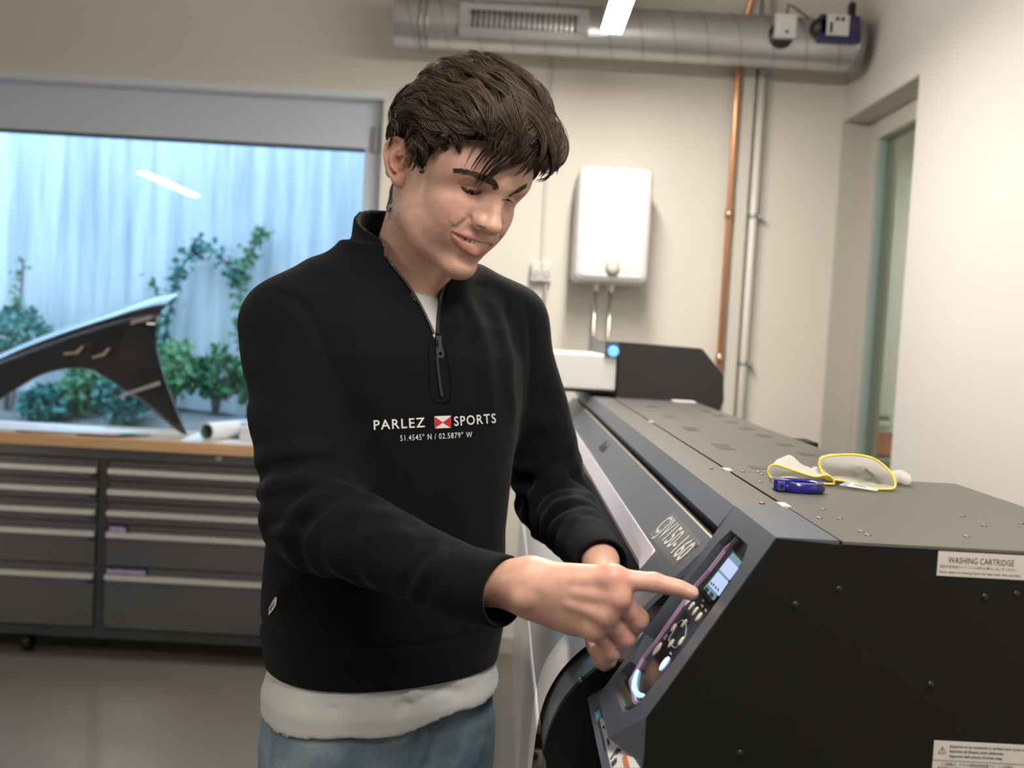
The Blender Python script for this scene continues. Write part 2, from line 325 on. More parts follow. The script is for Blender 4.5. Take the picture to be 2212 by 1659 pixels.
# ------------------------------------------------------------------ ventilation duct
m_galv = mat('galvanised_steel', (.52, .53, .54), .36, .85, var=.12, vscale=9, bump=.05, bscale=20)
m_galvd = mat('galvanised_seam', (.30, .30, .31), .4, .8)
m_black = mat('black_plastic', (.012, .012, .013), .4)
m_dgrey = mat('dark_grey_plastic', (.05, .05, .055), .45)
DCY, DCZ, DR = 4.20, 2.712, .103
duct = thing('ventilation_duct', 'round galvanised spiral duct running along the top of the wall', 'duct', (.42, DCY, DCZ-DR))
d = MB()
d.lathe([(DR*.96, -.003), (DR, 0), (DR, 1.92), (DR*.96, 1.923)], (-.54, DCY, DCZ), (1, 0, 0), 48); d.build('duct_tube', m_galv, duct, autosmooth=.6)
hx = []
for k in range(0, 15*24+1):
    a = 2*PI*k/24; x = -.54+.134*k/24
    if x < 1.38: hx.append((x, DCY+math.cos(a)*DR, DCZ+math.sin(a)*DR))
MB().tube(hx, .0028, 5).build('spiral_seam', m_galvd, duct, smooth=True)
for x in (-.43, -.405): MB().lathe([(DR, -.006), (DR+.006, -.005), (DR+.006, .005), (DR, .006)], (x, DCY, DCZ), (1, 0, 0), 40, cap=False).build('clamp_ring', m_galvd, duct, smooth=True)
for x in (-.418, 1.345): MB().tube([(x, DCY, DCZ+DR), (x, DCY, ZC)], .005, 8).build('hanger_rod', m_galvd, duct)
MB().box((1.332, DCY-.014, DCZ+DR+.012), (1.36, DCY+.014, DCZ+DR+.075), .003).build('hanger_clip', m_black, duct)
MB().lathe([(DR, 0), (DR+.009, .002), (DR+.009, .03), (DR, .034)], (1.345, DCY, DCZ), (1, 0, 0), 40).build('end_collar', m_galvd, duct, smooth=True)
# supply grille on the side of the duct, tilted to face down the room
gn = np.array([0, -1., 0]); gu = np.array([1., 0, 0]); gv = np.array([0, 0, 1.])
gc = aty(1132, 49, DCY-DR+.004)
fr = MB()
def gbox(mb, u0, u1, v0, v1, t0, t1):
    mb.add([gc+gu*u+gv*v+gn*t for t in (t0, t1) for (u, v) in ((u0, v0), (u1, v0), (u1, v1), (u0, v1))], [(0, 3, 2, 1), (4, 5, 6, 7), (0, 1, 5, 4), (1, 2, 6, 5), (2, 3, 7, 6), (3, 0, 4, 7)])
gbox(fr, -.262, .262, .036, .062, -.03, .02); gbox(fr, -.262, .262, -.062, -.034, -.03, .02); gbox(fr, -.262, -.218, -.034, .036, -.03, .02); gbox(fr, .218, .262, -.034, .036, -.03, .02)
gr = fr.build('grille_frame', m_galv, duct, bevel=.002)
bk = MB(); gbox(bk, -.218, .218, -.034, .036, -.03, -.012); bk.build('grille_back', m_black, gr)
for k in range(20):
    s = MB(); u = -.207+.414*k/19; gbox(s, u-.0035, u+.0035, -.034, .036, -.012, .014); s.build('slat', m_dgrey, gr)
# damper actuators on the duct
t = thing('sensor_box', 'small white sensor box with a dark round base on the duct', 'sensor', (1.04, DCY-DR, 2.70), )
MB().lathe([(.052, 0), (.054, .004), (.05, .022)], (1.035, DCY-DR+.012, 2.712), (0, -1, 0), 28).build('round_base', m_black, t, smooth=True)
MB().box((1.0, DCY-DR-.045, 2.69), (1.085, DCY-DR-.008, 2.785), .008).build('case', mat('actuator_white', (.66, .66, .65), .45), t)
MB().lathe([(.007, 0), (.007, .004)], (1.045, DCY-DR-.045, 2.712), (0, -1, 0), 12).build('indicator', m_dgrey, t)
MB().tube([(1.05, DCY-.11, 2.785), (1.055, DCY-.10, 2.835), (1.09, DCY-.06, 2.84), (1.16, DCY-.05, 2.80)], .0035, 6).build('cable', m_dgrey, t, smooth=True)
t = thing('damper_actuator', 'blue and white damper motor clamped to the end of the duct', 'motor', (1.26, DCY-DR, 2.69))
MB().box((1.175, DCY-DR-.05, 2.688), (1.335, DCY-DR+.03, 2.79), .006).build('blue_case', mat('actuator_blue', (.01, .015, .10), .4), t)
f = MB(); f.box((1.2, DCY-DR-.058, 2.705), (1.29, DCY-DR-.049, 2.788), .003); f.build('white_cover', mat('actuator_white', (.6, .6, .6)), t)
MB().lathe([(.04, 0), (.042, .01), (.03, .05)], (1.188, DCY-DR+.0, 2.744), (0, -1, 0), 24).build('black_clamp', m_black, t, smooth=True)
for x in (1.24, 1.262): MB().lathe([(.0075, 0), (.0075, .004)], (x, DCY-DR-.058, 2.769), (0, -1, 0), 12).build('button', m_black, t)
MB().box((1.212, DCY-DR-.062, 2.715), (1.222, DCY-DR-.057, 2.755)).build('lever', m_black, t)
MB().lathe([(.012, 0), (.012, .006)], (1.312, DCY-DR-.05, 2.745), (0, -1, 0), 14).build('dial', m_dgrey, t)
# ------------------------------------------------------------------ pipes on the back wall
m_cop = mat('copper', (.80, .43, .25), .3, .7, var=.25, vscale=3)
cp = thing('copper_pipe', 'bare copper pipe running down the back wall', 'pipe', (.935, 4.40, 0))
MB().tube([(.955, 4.34, 3.24), (.962, 4.345, 3.0), (.965, 4.36, 2.95), (.94, 4.40, 2.82), (.935, 4.40, 2.7), (.935, 4.40, .02)], .0145, 12).build('tube', m_cop, cp, smooth=True)
for z in (2.02, 1.385, .6): 
    MB().lathe([(.0145, -.022), (.019, -.02), (.019, .02), (.0145, .022)], (.935, 4.40, z), n=16, cap=False).build('coupling', mat('brass_fitting', (.60, .42, .25), .3, .9), cp, smooth=True)
    MB().box((.925, 4.415, z-.006), (.945, 4.45, z+.006)).build('bracket', m_galvd, cp)
tk = thing('cable_trunking', 'white boxed trunking beside the copper pipe', 'trunking', (.995, 4.42, 0))
MB().box((.965, 4.40, 0), (1.013, 4.45, 3.22), .003).build('cover', mat('trunking_white', (.70, .675, .62), .5), tk)
wp = thing('white_pipe', 'white painted pipe with metal clips next to the trunking', 'pipe', (1.043, 4.405, 0))
MB().tube([(1.043, 4.405, 3.2), (1.043, 4.405, .02)], .017, 14).build('tube', mat('pipe_white', (.80, .77, .71), .4), wp, smooth=True)
for z in (2.646, 2.017, 1.372, .7):
    MB().lathe([(.0185, -.009), (.0215, -.008), (.0215, .008), (.0185, .009)], (1.043, 4.405, z), n=16, cap=False).build('clip', mat('zinc_clip', (.45, .52, .58), .35, .8), wp, smooth=True)
    MB().box((1.058, 4.395, z-.008), (1.082, 4.45, z+.008), .002).build('clip_foot', mat('zinc_clip', (.45, .52, .58)), wp)
sk = thing('wall_socket', 'double white power socket on the wall left of the water heater', 'socket', (.127, 4.43, 1.68))
for k, x in enumerate((.104, .150)):
    MB().box((x-.0225, 4.395, 1.682), (x+.0225, 4.45, 1.768), .006).build('socket_box', mat('socket_white', (.78, .77, .76), .35), sk)
    MB().lathe([(.016, 0), (.0175, .002), (.0175, .006)], (x, 4.395, 1.715), (0, -1, 0), 18).build('outlet', mat('socket_grey', (.55, .54, .53), .4), sk)
MB().box((.12, 4.435, 1.768), (.138, 4.45, 3.2), .003).build('conduit', mat('conduit_white', (.66, .645, .61), .5), sk)
MB().tube([(.15, 4.41, 1.682), (.15, 4.42, 1.6), (.148, 4.435, 1.2), (.146, 4.44, .9)], .006, 8).build('cable', mat('cable_grey', (.42, .41, .40), .5), sk, smooth=True)
# ------------------------------------------------------------------ water heater
bh = thing('water_heater', 'white wall mounted water heater with a round dial', 'water heater', (.41, 4.3, 1.68))
b = MB(); oc, ux, uy = (.411, 4.17, 1.922), (1, 0, 0), (0, 0, 1)
rings = []
for t_, ins in ((0, .0), (.235, 0), (.255, .008), (.268, .025)):
    rr = rrect(.312-2*ins, .482-2*ins, .034-min(ins, .02)*.6, 6); rings.append([(.411+p[0], 4.435-t_, 1.922+p[1]) for p in rr])
n = len(rings[0]); b.add([p for r in rings for p in r], [(i*n+k, i*n+(k+1) % n, (i+1)*n+(k+1) % n, (i+1)*n+k) for i in range(3) for k in range(n)]+[tuple(range(n))[::-1], tuple(range(3*n, 4*n))])
m_boil = mat('heater_white', (.80, .80, .79), .25)
b.build('shell', m_boil, bh, autosmooth=.5)
MB().lathe([(.031, 0), (.031, .004), (.026, .006)], (.415, 4.168, 1.739), (0, -1, 0), 28).build('dial_ring', mat('dial_grey', (.34, .34, .31), .4), bh, smooth=True)
MB().lathe([(.024, .004), (.024, .02), (.018, .025), (.002, .026)], (.415, 4.168, 1.739), (0, -1, 0), 28).build('dial', mat('dial_cap', (.58, .58, .53), .35), bh, smooth=True)
MB().lathe([(.004, 0), (.004, .002)], (.367, 4.167, 1.739), (0, -1, 0), 12).build('pilot_light', mat('pilot_amber', (.8, .35, .12), .3, emit=(1, .4, .1), es=.6), bh)
for x0, x1 in ((.325, .355), (.46, .53)): MB().box((x0, 4.1662, 1.737), (x1, 4.1668, 1.742)).build('printed_legend', mat('legend_grey', (.55, .55, .56), .5), bh)
m_chrome = mat('chrome_pipe', (.62, .61, .60), .2, .95)
for x in (.362, .427):
    MB().tube([(x, 4.30, 1.685), (x, 4.30, 1.30), (x+.0, 4.34, 1.1), (x, 4.36, .9)], .009, 10).build('supply_pipe', m_chrome, bh, smooth=True)
    MB().lathe([(.009, -.02), (.014, -.018), (.014, .018), (.009, .02)], (x, 4.30, 1.665), n=14, cap=False).build('pipe_nut', m_chrome, bh)
MB().lathe([(.009, -.025), (.016, -.02), (.016, .02), (.009, .025)], (.362, 4.30, 1.43), n=14, cap=False).build('valve', m_chrome, bh)
# ------------------------------------------------------------------ tool bench
YF = 4.05
m_steel = mat('brushed_steel', (.20, .205, .215), .20, .85, bump=.06, bscale=30, stretch=(1, 1, 18))
m_steeld = mat('bench_frame_steel', (.08, .083, .09), .35, .7)
m_alus = mat('aluminium_pull', (.74, .73, .71), .33, .85)
bx0, bxm0, bxm1, bx1 = -2.52, -1.641, -1.604, -.66
tb = thing('tool_cabinet', 'low steel tool cabinet with two banks of wide drawers under the window', 'cabinet', ((bx0+bx1)/2, 4.25, 0))
c = MB()
c.box((bx0, YF+.02, .105), (bx1, 4.43, .888)); c.box((bx0, YF-.002, .845), (bx1, YF+.02, .889)); c.box((bx0, YF-.002, .102), (bx1, YF+.02, .142))
c.box((bx0, YF-.002, .142), (bx0+.03, YF+.02, .845)); c.box((bxm0, YF-.002, .142), (bxm1, YF+.02, .845)); c.box((bx1-.03, YF-.002, .142), (bx1, YF+.02, .845))
c.build('body', m_steeld, tb)
MB().box((bx0, YF-.004, .846), (bx1, YF-.001, .886), .001).build('front_rail', m_steel, tb)
MB().lathe([(.013, 0), (.013, .006), (.009, .008)], (-1.155, YF-.004, .872), (0, -1, 0), 18).build('lock', m_chrome, tb)
zs = [.842, .757, .670, .581, .405, .146]
for (x0, x1) in ((bx0+.032, bxm0-.004), (bxm1+.004, bx1-.032)):
    for k in range(5):
        zt_, zb_ = zs[k]-.003, zs[k+1]+.003
        dw = MB(); dw.box((x0, YF-.012, zb_), (x1, YF+.018, zt_-.030)); dw.box((x0, YF-.004, zt_-.030), (x1, YF+.018, zt_)); dro = dw.build('drawer', m_steel, tb, bevel=.0015)
        hz = zt_-.045
        MB().prism([(YF-.026, hz+.013), (YF-.010, hz+.018), (YF-.010, hz-.013), (YF-.028, hz-.006)], 0, x0+.001, x1-.001).build('pull', m_alus, dro, bevel=.002)
        if x0 < bxm0: MB().box((x1-.022, YF-.027, hz-.024), (x1-.004, YF-.011, hz-.010), .002).build('pull_end', m_black, dro)
def drawer_tag(x0, x1, z0, z1, n):
    o = MB().box((x0, YF-.0135, z0), (x1, YF-.0118, z1)).build('drawer_label', mat('label_purple', (.035, .03, .09), .4), tb)
    l = MB(); rg = np.random.default_rng(n)
    x = x0+.006
    while x < x1-.008:
        wv = rg.uniform(.005, .009); l.box((x, YF-.0142, z0+.005+rg.uniform(0, .002)), (x+wv, YF-.0134, z1-.007+rg.uniform(-.002, .002))); x += wv+.0025
    l.build('label_print', mat('label_print_lilac', (.42, .40, .58), .5), o)
drawer_tag(-1.592, -1.515, .545, .575, 3); drawer_tag(-1.598, -1.43, .372, .400, 5)
for x in (-2.28, -1.95, -.8):
    k = MB().box((x-.03, 4.1, .085), (x+.03, 4.16, .105)).build('caster_plate', m_steeld, tb)
    MB().lathe([(.030, -.015), (.042, -.012), (.042, .012), (.030, .015)], (x, 4.14, .0425), (1, 0, 0), 22).build('caster_wheel', m_black, tb, smooth=True)
wt = MB().box((bx0-.03, YF-.035, .889), (bx1+.03, 4.44, .935), .004).build('worktop', mat('beech_worktop', (.58, .36, .19), .35, var=.22, vscale=5, stretch=(1, 12, 12)))
tag(wt, 'thick beech worktop lying on the steel tool cabinet', 'worktop')
ZW = .9355
# papers on the worktop
def paper(name, pts, z, h, m, label, cat='paper', group=None):
    o = MB().prism(pts, 2, z, z+h).build(name, m); tag(o, label, cat, group); return o
m_pap = mat('white_paper', (.80, .80, .80), .6)
def quad(cx, cy, w, d, a):
    a = math.radians(a); return [(cx+math.cos(a)*u-math.sin(a)*v, cy+math.sin(a)*u+math.cos(a)*v) for u, v in ((-w/2, -d/2), (w/2, -d/2), (w/2, d/2), (-w/2, d/2))]
mg = thing('magazine', 'open printed sheet with an orange red band lying at the left of the worktop', 'paper', (-2.02, 4.2, ZW))
MB().prism(quad(-2.03, 4.185, .60, .27, -2), 2, ZW, ZW+.008).build('sheet_stack', m_pap, mg)
MB().prism(quad(-2.1, 4.225, .42, .05, -2), 2, ZW+.008, ZW+.0086).build('orange_print', mat('print_orange', (.85, .28, .18), .5), mg)
MB().prism(quad(-1.86, 4.215, .12, .045, -2), 2, ZW+.008, ZW+.0086).build('grey_print', mat('print_grey', (.28, .32, .38), .5), mg)
mg = thing('folded_leaflet', 'white leaflet with green and orange corners at the front edge of the worktop', 'paper', (-1.62, 4.12, ZW))
MB().prism([(-1.98, 4.03), (-1.60, 4.035), (-1.50, 4.11), (-1.46, 4.20), (-1.72, 4.21), (-1.95, 4.19)], 2, ZW+.009, ZW+.013).build('sheet', m_pap, mg)
MB().prism([(-1.585, 4.06), (-1.545, 4.055), (-1.475, 4.155), (-1.515, 4.16)], 2, ZW+.013, ZW+.0136).build('green_print', mat('print_green', (.02, .30, .24), .5), mg)
MB().prism([(-1.635, 4.043), (-1.60, 4.043), (-1.575, 4.085), (-1.625, 4.085)], 2, ZW+.013, ZW+.0136).build('orange_print', mat('print_orange', (.8, .3, .1)), mg)
paper('paper_sheet', quad(-1.13, 4.24, .40, .36, 3), ZW, .0012, m_pap, 'flat blank white sheet under the paper roll', 'paper')
rl = thing('paper_roll', 'white paper roll with a grey hollow end lying on the worktop', 'paper roll', (-1.16, 4.2, ZW))
ra, rb = np.array([-1.222, 4.085, ZW+.0385]), np.array([-1.075, 4.40, ZW+.0385]); ax = rb-ra; Lr = np.linalg.norm(ax)
MB().lathe([(.032, 0), (.037, 0), (.037, Lr), (.032, Lr)], ra, ax, 32, cap=False).build('rolled_sheet', m_pap, rl, autosmooth=.5)
MB().lathe([(.026, .004), (.0318, -.0), (.0318, Lr*.98), (.026, Lr*.98), (.026, .004)], ra, ax, 32, cap=False).build('core', mat('core_grey', (.16, .20, .23), .6), rl, autosmooth=.5)
MB().lathe([(.026, .05), (.0, .05)], ra, ax, 24, cap=False).build('core_plug', mat('core_dark', (.09, .13, .16), .7), rl)
dv = thing('hole_punch', 'small pale desk device with a black upright arm beside the paper roll', 'device', (-1.06, 4.22, ZW))
MB().box((-1.10, 4.13, ZW+.0015), (-.96, 4.27, ZW+.06), .006).build('base', mat('device_pale', (.62, .65, .66), .35), dv)
MB().box((-1.095, 4.19, ZW+.06), (-.97, 4.26, ZW+.085), .006).build('cap', mat('device_white', (.78, .8, .84), .3), dv)
MB().box((-1.096, 4.215, ZW+.085), (-1.080, 4.235, ZW+.155), .002).build('arm', m_black, dv)
MB().box((-1.096, 4.210, ZW+.155), (-.99, 4.24, ZW+.163), .002).build('arm_top', mat('device_blue', (.20, .30, .45), .4), dv)
# ------------------------------------------------------------------ car fender standing on the worktop
m_fend = mat('black_car_paint', (.012, .013, .016), .16, coat=1.0, spec=.6)
def fender():
    f = thing('car_fender', 'glossy black car fender with a wheel arch leaning on the worktop', 'car fender', (-1.75, 4.25, ZW))
    top = spl([(-2.50, 1.00), (-2.42, 1.125), (-2.163, 1.262), (-1.9, 1.385), (-1.62, 1.50), (-1.5, 1.535), (-1.436, 1.548)], 60)
    low = spl([(-2.47, .937), (-2.36, .948), (-2.25, .985), (-2.157, 1.041), (-2.06, 1.11), (-1.983, 1.159), (-1.9, 1.19), (-1.826, 1.202), (-1.76, 1.194), (-1.707, 1.174), (-1.64, 1.135), (-1.565, 1.075), (-1.525, 1.02), (-1.502, .94)], 60)
    # the rear edge runs from the tip of the top down to the foot: last stretch of v is blended onto it
    rear = spl([(-1.436, 1.548), (-1.475, 1.48), (-1.489, 1.42), (-1.487, 1.34), (-1.472, 1.26), (-1.44, 1.16), (-1.395, 1.05), (-1.345, .94)], 40)
    def depth(x, z, v): return 4.24+.02*math.sin((x+2.2)*2)
    g, gb = [], []
    nv = 26
    rg2 = []
    for i in range(60):
        row = []
        for j in range(nv):
            v = j/(nv-1); e = max(0, (i-40)/19.0)
            # upper boundary: top edge then down the rear edge
            p = top[i]*(1-v)+low[i]*v
            if e > 0:
                k = v*39; a = int(min(38, k)); q = rear[a]+(rear[a+1]-rear[a])*(k-a); s = e**1.3
                # between arch edge and rear edge
                lowq = low[59]*(1-0) if v > .98 else None
                p = p*(1-s)+q*s
            roll = max(0, 1-v/.34)                      # the top rolls back over the shoulder
            y = 4.19+.17*roll**2.0+.03*(1-roll)*v
            row.append((p[0], y, p[1]-.0*roll))
        g.append(row)
    g = np.array(g); gb = g+np.array([0, .012, 0])
    mb = MB(); n = g.shape[0]*g.shape[1]; mb.sheet(g); mb.sheet(gb[:, ::-1])
    m, q = g.shape[:2]
    A = lambda i, j: i*q+j
    B = lambda i, j: n+i*q+(q-1-j)
    for i in range(m-1):
        mb.f.append((A(i, 0), B(i, 0), B(i+1, 0), A(i+1, 0))); mb.f.append((A(i, q-1), A(i+1, q-1), B(i+1, q-1), B(i, q-1)))
    for j in range(q-1):
        mb.f.append((A(0, j), A(0, j+1), B(0, j+1), B(0, j))); mb.f.append((A(m-1, j), B(m-1, j), B(m-1, j+1), A(m-1, j+1)))
    mb.build('panel', m_fend, f, smooth=True)
    MB().tube([(p[0], 4.222, p[1]) for p in low[8:49]], .006, 6).build('arch_lip', m_fend, f, smooth=True)
    cr = spl([(-2.40, 1.075), (-2.163, 1.185), (-1.9, 1.30), (-1.62, 1.405), (-1.492, 1.437)], 30)
    MB().tube([(p[0], 4.190, p[1]) for p in cr], .007, 6).build('body_crease', m_fend, f, smooth=True)
    t1 = MB(); t1.prism([(-1.625, 1.085), (-1.62, 1.10), (-1.458, 1.165), (-1.455, 1.148)], 1, 4.180, 4.2); t1.build('silver_trim', mat('trim_silver', (.62, .62, .66), .25, .8), f)
    for a, nm in (([(-1.86, 1.253), (-1.80, 1.262), (-1.775, 1.295), (-1.785, 1.297), (-1.81, 1.27), (-1.86, 1.262)], 'clip'), ([(-1.74, 1.245), (-1.69, 1.258), (-1.665, 1.29), (-1.675, 1.294), (-1.70, 1.268), (-1.74, 1.253)], 'clip'), ([(-1.585, 1.395), (-1.50, 1.422), (-1.497, 1.44), (-1.585, 1.412)], 'bracket')):
        MB().prism(a, 1, 4.178, 4.20).build(nm, mat('clip_metal', (.6, .52, .44), .25, .9), f)
fender()
# ------------------------------------------------------------------ wide format printer
ZT, Y0, Y1, YI, YE = 1.264, .967, 1.146, 3.12, 3.68
m_ptop = mat('printer_top_grey', (.092, .088, .082), .45, bump=.05, bscale=400, bdist=.0005)
m_pbody = mat('printer_charcoal_daylit', (.075, .090, .118), .36, spec=.8, bump=.05, bscale=400, bdist=.0005)  # blue of the window daylight is mixed into this base colour
m_pside = mat('printer_side_black', (.0055, .0055, .0055), .5, spec=.25, bump=.05, bscale=300, bdist=.0005)
m_pgloss = mat('panel_gloss_black', (.012, .010, .014), .18)
m_lip = mat('printer_lilac_lip', (.86, .79, .90), .35)
m_screw = mat('screw_steel', (.22, .21, .20), .4, .8)
prn = thing('wide_format_printer', 'long black wide format printer the man is operating', 'printer', (.4, 2.3, 0))
XB, XS = .597, .668
A0 = aty(1676, 1158, Y0); A0[2] = ZT; XA = A0[0]
A1 = np.array([XA, Y1, ZT]); C1 = aty(1292, 1504, Y1); Cm = np.array([C1[0], 1.027, C1[2]]); B0 = aty(1380, 1544, Y0); D0 = aty(1390, 1656, Y0)
# put B0 on the panel plane
pn = np.cross(C1-A1, np.array([0, -1., 0])); pn /= np.linalg.norm(pn)
if pn[0] > 0: pn = -pn
def onpanel(px, py, depth=0.0):
    r = ray(px, py); o = A1-pn*depth; return CAM+r*((o-CAM)@pn/(r@pn))
B0 = np.array([A0[0]+(C1[0]-A0[0])*.80, Y0, A0[2]+(C1[2]-A0[2])*.80])
D1 = np.array([.19, Y1, C1[2]-.03]); XJ = .335
# operator housing: panel face with the recess cut out
outer = [A0, A1, C1, Cm, B0]
rec_px = [(1579, 1145), (1616, 1178), (1600, 1222), (1545, 1305), (1475, 1402), (1376, 1524), (1346, 1541), (1322, 1476), (1340, 1450), (1362, 1428), (1395, 1370), (1502, 1233), (1551, 1171)]
rec = [onpanel(*p) for p in rec_px]; RD = .011
rec_in = [p-pn*RD for p in rec]
bm = bmesh.new()
vo = [bm.verts.new(p) for p in outer]; vi = [bm.verts.new(p) for p in rec]
ed = [bm.edges.new((L[i], L[(i+1) % len(L)])) for L in (vo, vi) for i in range(len(L))]
bmesh.ops.triangle_fill(bm, edges=ed, use_beauty=True, use_dissolve=False)
vd = [bm.verts.new(p) for p in rec_in]
for i in range(len(rec)): bm.faces.new((vi[i], vi[(i+1) % len(rec)], vd[(i+1) % len(rec)], vd[i]))
E0, E1 = bm.verts.new((XJ, Y0, ZT)), bm.verts.new((XJ, Y1, ZT)); G0, G1 = bm.verts.new((XJ, Y0, 1.0)), bm.verts.new((XJ, Y1, 1.0)); vD0, vD1 = bm.verts.new(D0), bm.verts.new(D1)
a0, a1, c1, cm_, b0 = vo
for f in ((a0, a1, E1, E0), (a1, c1, vD1, G1, E1), (b0, cm_, vD0), (cm_, c1, vD1, vD0), (vD0, vD1, G1, G0), (a0, b0, vD0, G0, E0), (E0, E1, G1, G0)): bm.faces.new(f)
bm.verts.index_update(); hv = [v.co.copy() for v in bm.verts]; hf = [[v.index for v in f.verts] for f in bm.faces]; bm.free()
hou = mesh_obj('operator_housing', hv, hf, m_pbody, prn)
MB().add(rec_in, [tuple(range(len(rec_in)))]).build('panel_floor', m_pgloss, hou)
def pbox(name, pxs, h, m, parent, depth=RD):
    P = [onpanel(*p, depth) for p in pxs]; n = len(P)
    return MB().add([p-pn*.0005 for p in P]+[p+pn*h for p in P], [tuple(range(n))[::-1], tuple(range(n, 2*n))]+[(i, (i+1) % n, n+(i+1) % n, n+i) for i in range(n)]).build(name, m, parent)
m_lil = mat('lilac_strip', (.42, .27, .45), .35)
st = [(1591, 1160), (1563, 1186), (1529, 1231), (1497, 1267), (1412, 1387), (1386, 1420), (1359, 1468), (1370, 1516)]
P = [onpanel(*p, RD-.0035) for p in st]
sv = MB(); sd = pn
for i in range(len(P)-1):
    d_ = P[i+1]-P[i]; d_ /= np.linalg.norm(d_); w_ = np.cross(pn, d_)*.0019
    sv.add([P[i]-w_-pn*.007, P[i]+w_-pn*.007, P[i+1]+w_-pn*.007, P[i+1]-w_-pn*.007, P[i]-w_, P[i]+w_, P[i+1]+w_, P[i+1]-w_], [(0, 3, 2, 1), (4, 5, 6, 7), (0, 1, 5, 4), (1, 2, 6, 5), (2, 3, 7, 6), (3, 0, 4, 7)])
sv.build('accent_strip', m_lil, hou)
pbox('metal_highlight', [(1509, 1228), (1528, 1226), (1524, 1236), (1504, 1238)], .006, mat('highlight_beige', (.7, .66, .6), .3, .4), hou)  # pale block standing in for a highlight on metal
pbox('blue_glow_bar', [(1352, 1434), (1378, 1400), (1384, 1406), (1368, 1432)], .003, mat('blue_glow_soft', (.0, .03, .10), .3, emit=(.0, .18, .6), es=.55), hou)  # small emissive bar making the blue glow at the recess wall
pbox('chrome_corner', [(1333, 1475), (1353, 1477), (1374, 1520), (1352, 1537)], .005, mat('corner_chrome', (.62, .58, .50), .22, .9), hou)
# display
dsp = pbox('display_frame', [(1585, 1187), (1606, 1212), (1541, 1303), (1516, 1273)], .004, mat('display_bezel', (.02, .02, .022), .3), hou)
D_ = RD-.004
pbox('screen', [(1584, 1194), (1603, 1214), (1541, 1297), (1521, 1272)], .0008, mat('lcd_header', (.08, .16, .19), .2, emit=(.18, .33, .40), es=.55), dsp, D_)
m_lcd = mat('lcd_white_blue', (.2, .25, .4), .2, emit=(.42, .52, .90), es=.85)
pbox('screen_panel', [(1575, 1206), (1595, 1227), (1576, 1253), (1556, 1231)], .0012, m_lcd, dsp, D_)
pbox('screen_panel', [(1553, 1236), (1573, 1257), (1553, 1287), (1532, 1263)], .0012, m_lcd, dsp, D_)
m_lcdi = mat('lcd_ink', (.08, .08, .16), .4)
for k, (x, y) in enumerate(((1538, 1262), (1543, 1265), (1548, 1271), (1553, 1276))):
    pbox('screen_digit', [(x-1.5, y-1), (x+1.5, y-4), (x+3, y-1), (x, y+4)], .0016, m_lcdi, dsp, D_)
pbox('soft_key', [(1528, 1268), (1534, 1274), (1529, 1281), (1523, 1275)], .0014, mat('lcd_key', (.03, .06, .07), .3), dsp, D_); pbox('soft_key', [(1538, 1279), (1545, 1286), (1540, 1293), (1533, 1287)], .0014, mat('lcd_key', (.03, .06, .07)), dsp, D_)
# buttons
m_but = mat('button_cream', (.66, .61, .55), .4)
pu = C1-A1; pu /= np.linalg.norm(pu); pv = np.array([0, -1., 0])
def ell(name, px, py, ru, rv, h, m, parent=None):
    c = onpanel(px, py, RD); n = 20; ring = lambda r, hh: [c+pu*ru*r*math.cos(2*PI*k/n)+pv*rv*r*math.sin(2*PI*k/n)+pn*hh for k in range(n)]
    rs = [ring(1, 0), ring(1, h*.6), ring(.8, h)]
    return MB().add([p for r in rs for p in r], [(i*n+k, i*n+(k+1) % n, (i+1)*n+(k+1) % n, (i+1)*n+k) for i in range(2) for k in range(n)]+[tuple(range(2*n, 3*n))]).build(name, m, parent or hou, smooth=False, autosmooth=.6)
kp = pbox('key_row_plate', [(1483, 1298), (1516, 1320), (1500, 1347), (1478, 1312)], .0006, mat('plate_dark', (.035, .036, .036), .3), hou)
for x, y in ((1486, 1301), (1494, 1310), (1502, 1321), (1510, 1333)): ell('function_button', x, y, .0058, .0036, .0016, m_but)
for x, y in ((1456, 1356), (1478, 1347), (1450, 1390), (1472, 1385)): ell('arrow_button', x, y, .0056, .0040, .0014, m_but)
ell('enter_button', 1420, 1402, .0088, .0058, .0015, m_but)
ell('power_button', 1436, 1434, .0088, .0054, .0022, mat('button_blue_lit', (.5, .6, .9), .3, emit=(.35, .5, 1.0), es=1.6))
jr = [onpanel(*p, RD-.0008) for p in ((1460, 1349), (1474, 1339), (1483, 1352), (1480, 1375), (1470, 1392), (1458, 1400), (1452, 1396), (1444, 1382), (1455, 1362), (1460, 1349))]
MB().tube(jr, .0005, 5).build('key_outline', mat('outline_grey', (.45, .43, .42), .5), hou)
m_print = mat('panel_print', (.30, .29, .29), .5)
for x, y in ((1520, 1297), (1517, 1309), (1525, 1319), (1436, 1379), (1440, 1374), (1449, 1412)): pbox('key_caption', [(x-3, y-1), (x, y-4), (x+3, y+1), (x, y+4)], .0004, m_print, hou)
arc = [onpanel(*p, RD-.001) for p in ((1378, 1449), (1373, 1465), (1370.5, 1482), (1373, 1494), (1380, 1501), (1390, 1502))]
arc = spl(arc, 24)
MB().tube(arc, [.0012+.0022*math.sin(PI*min(1, (k+2)/26))**.6 for k in range(24)], 6).build('light_ring', mat('ring_blue_lit', (.3, .6, .9), .3, emit=(.30, .66, 1.0), es=1.7), hou, smooth=True)
SX, SZ = aty(1268, 1507, 1.2)[0], aty(1268, 1507, 1.2)[2]
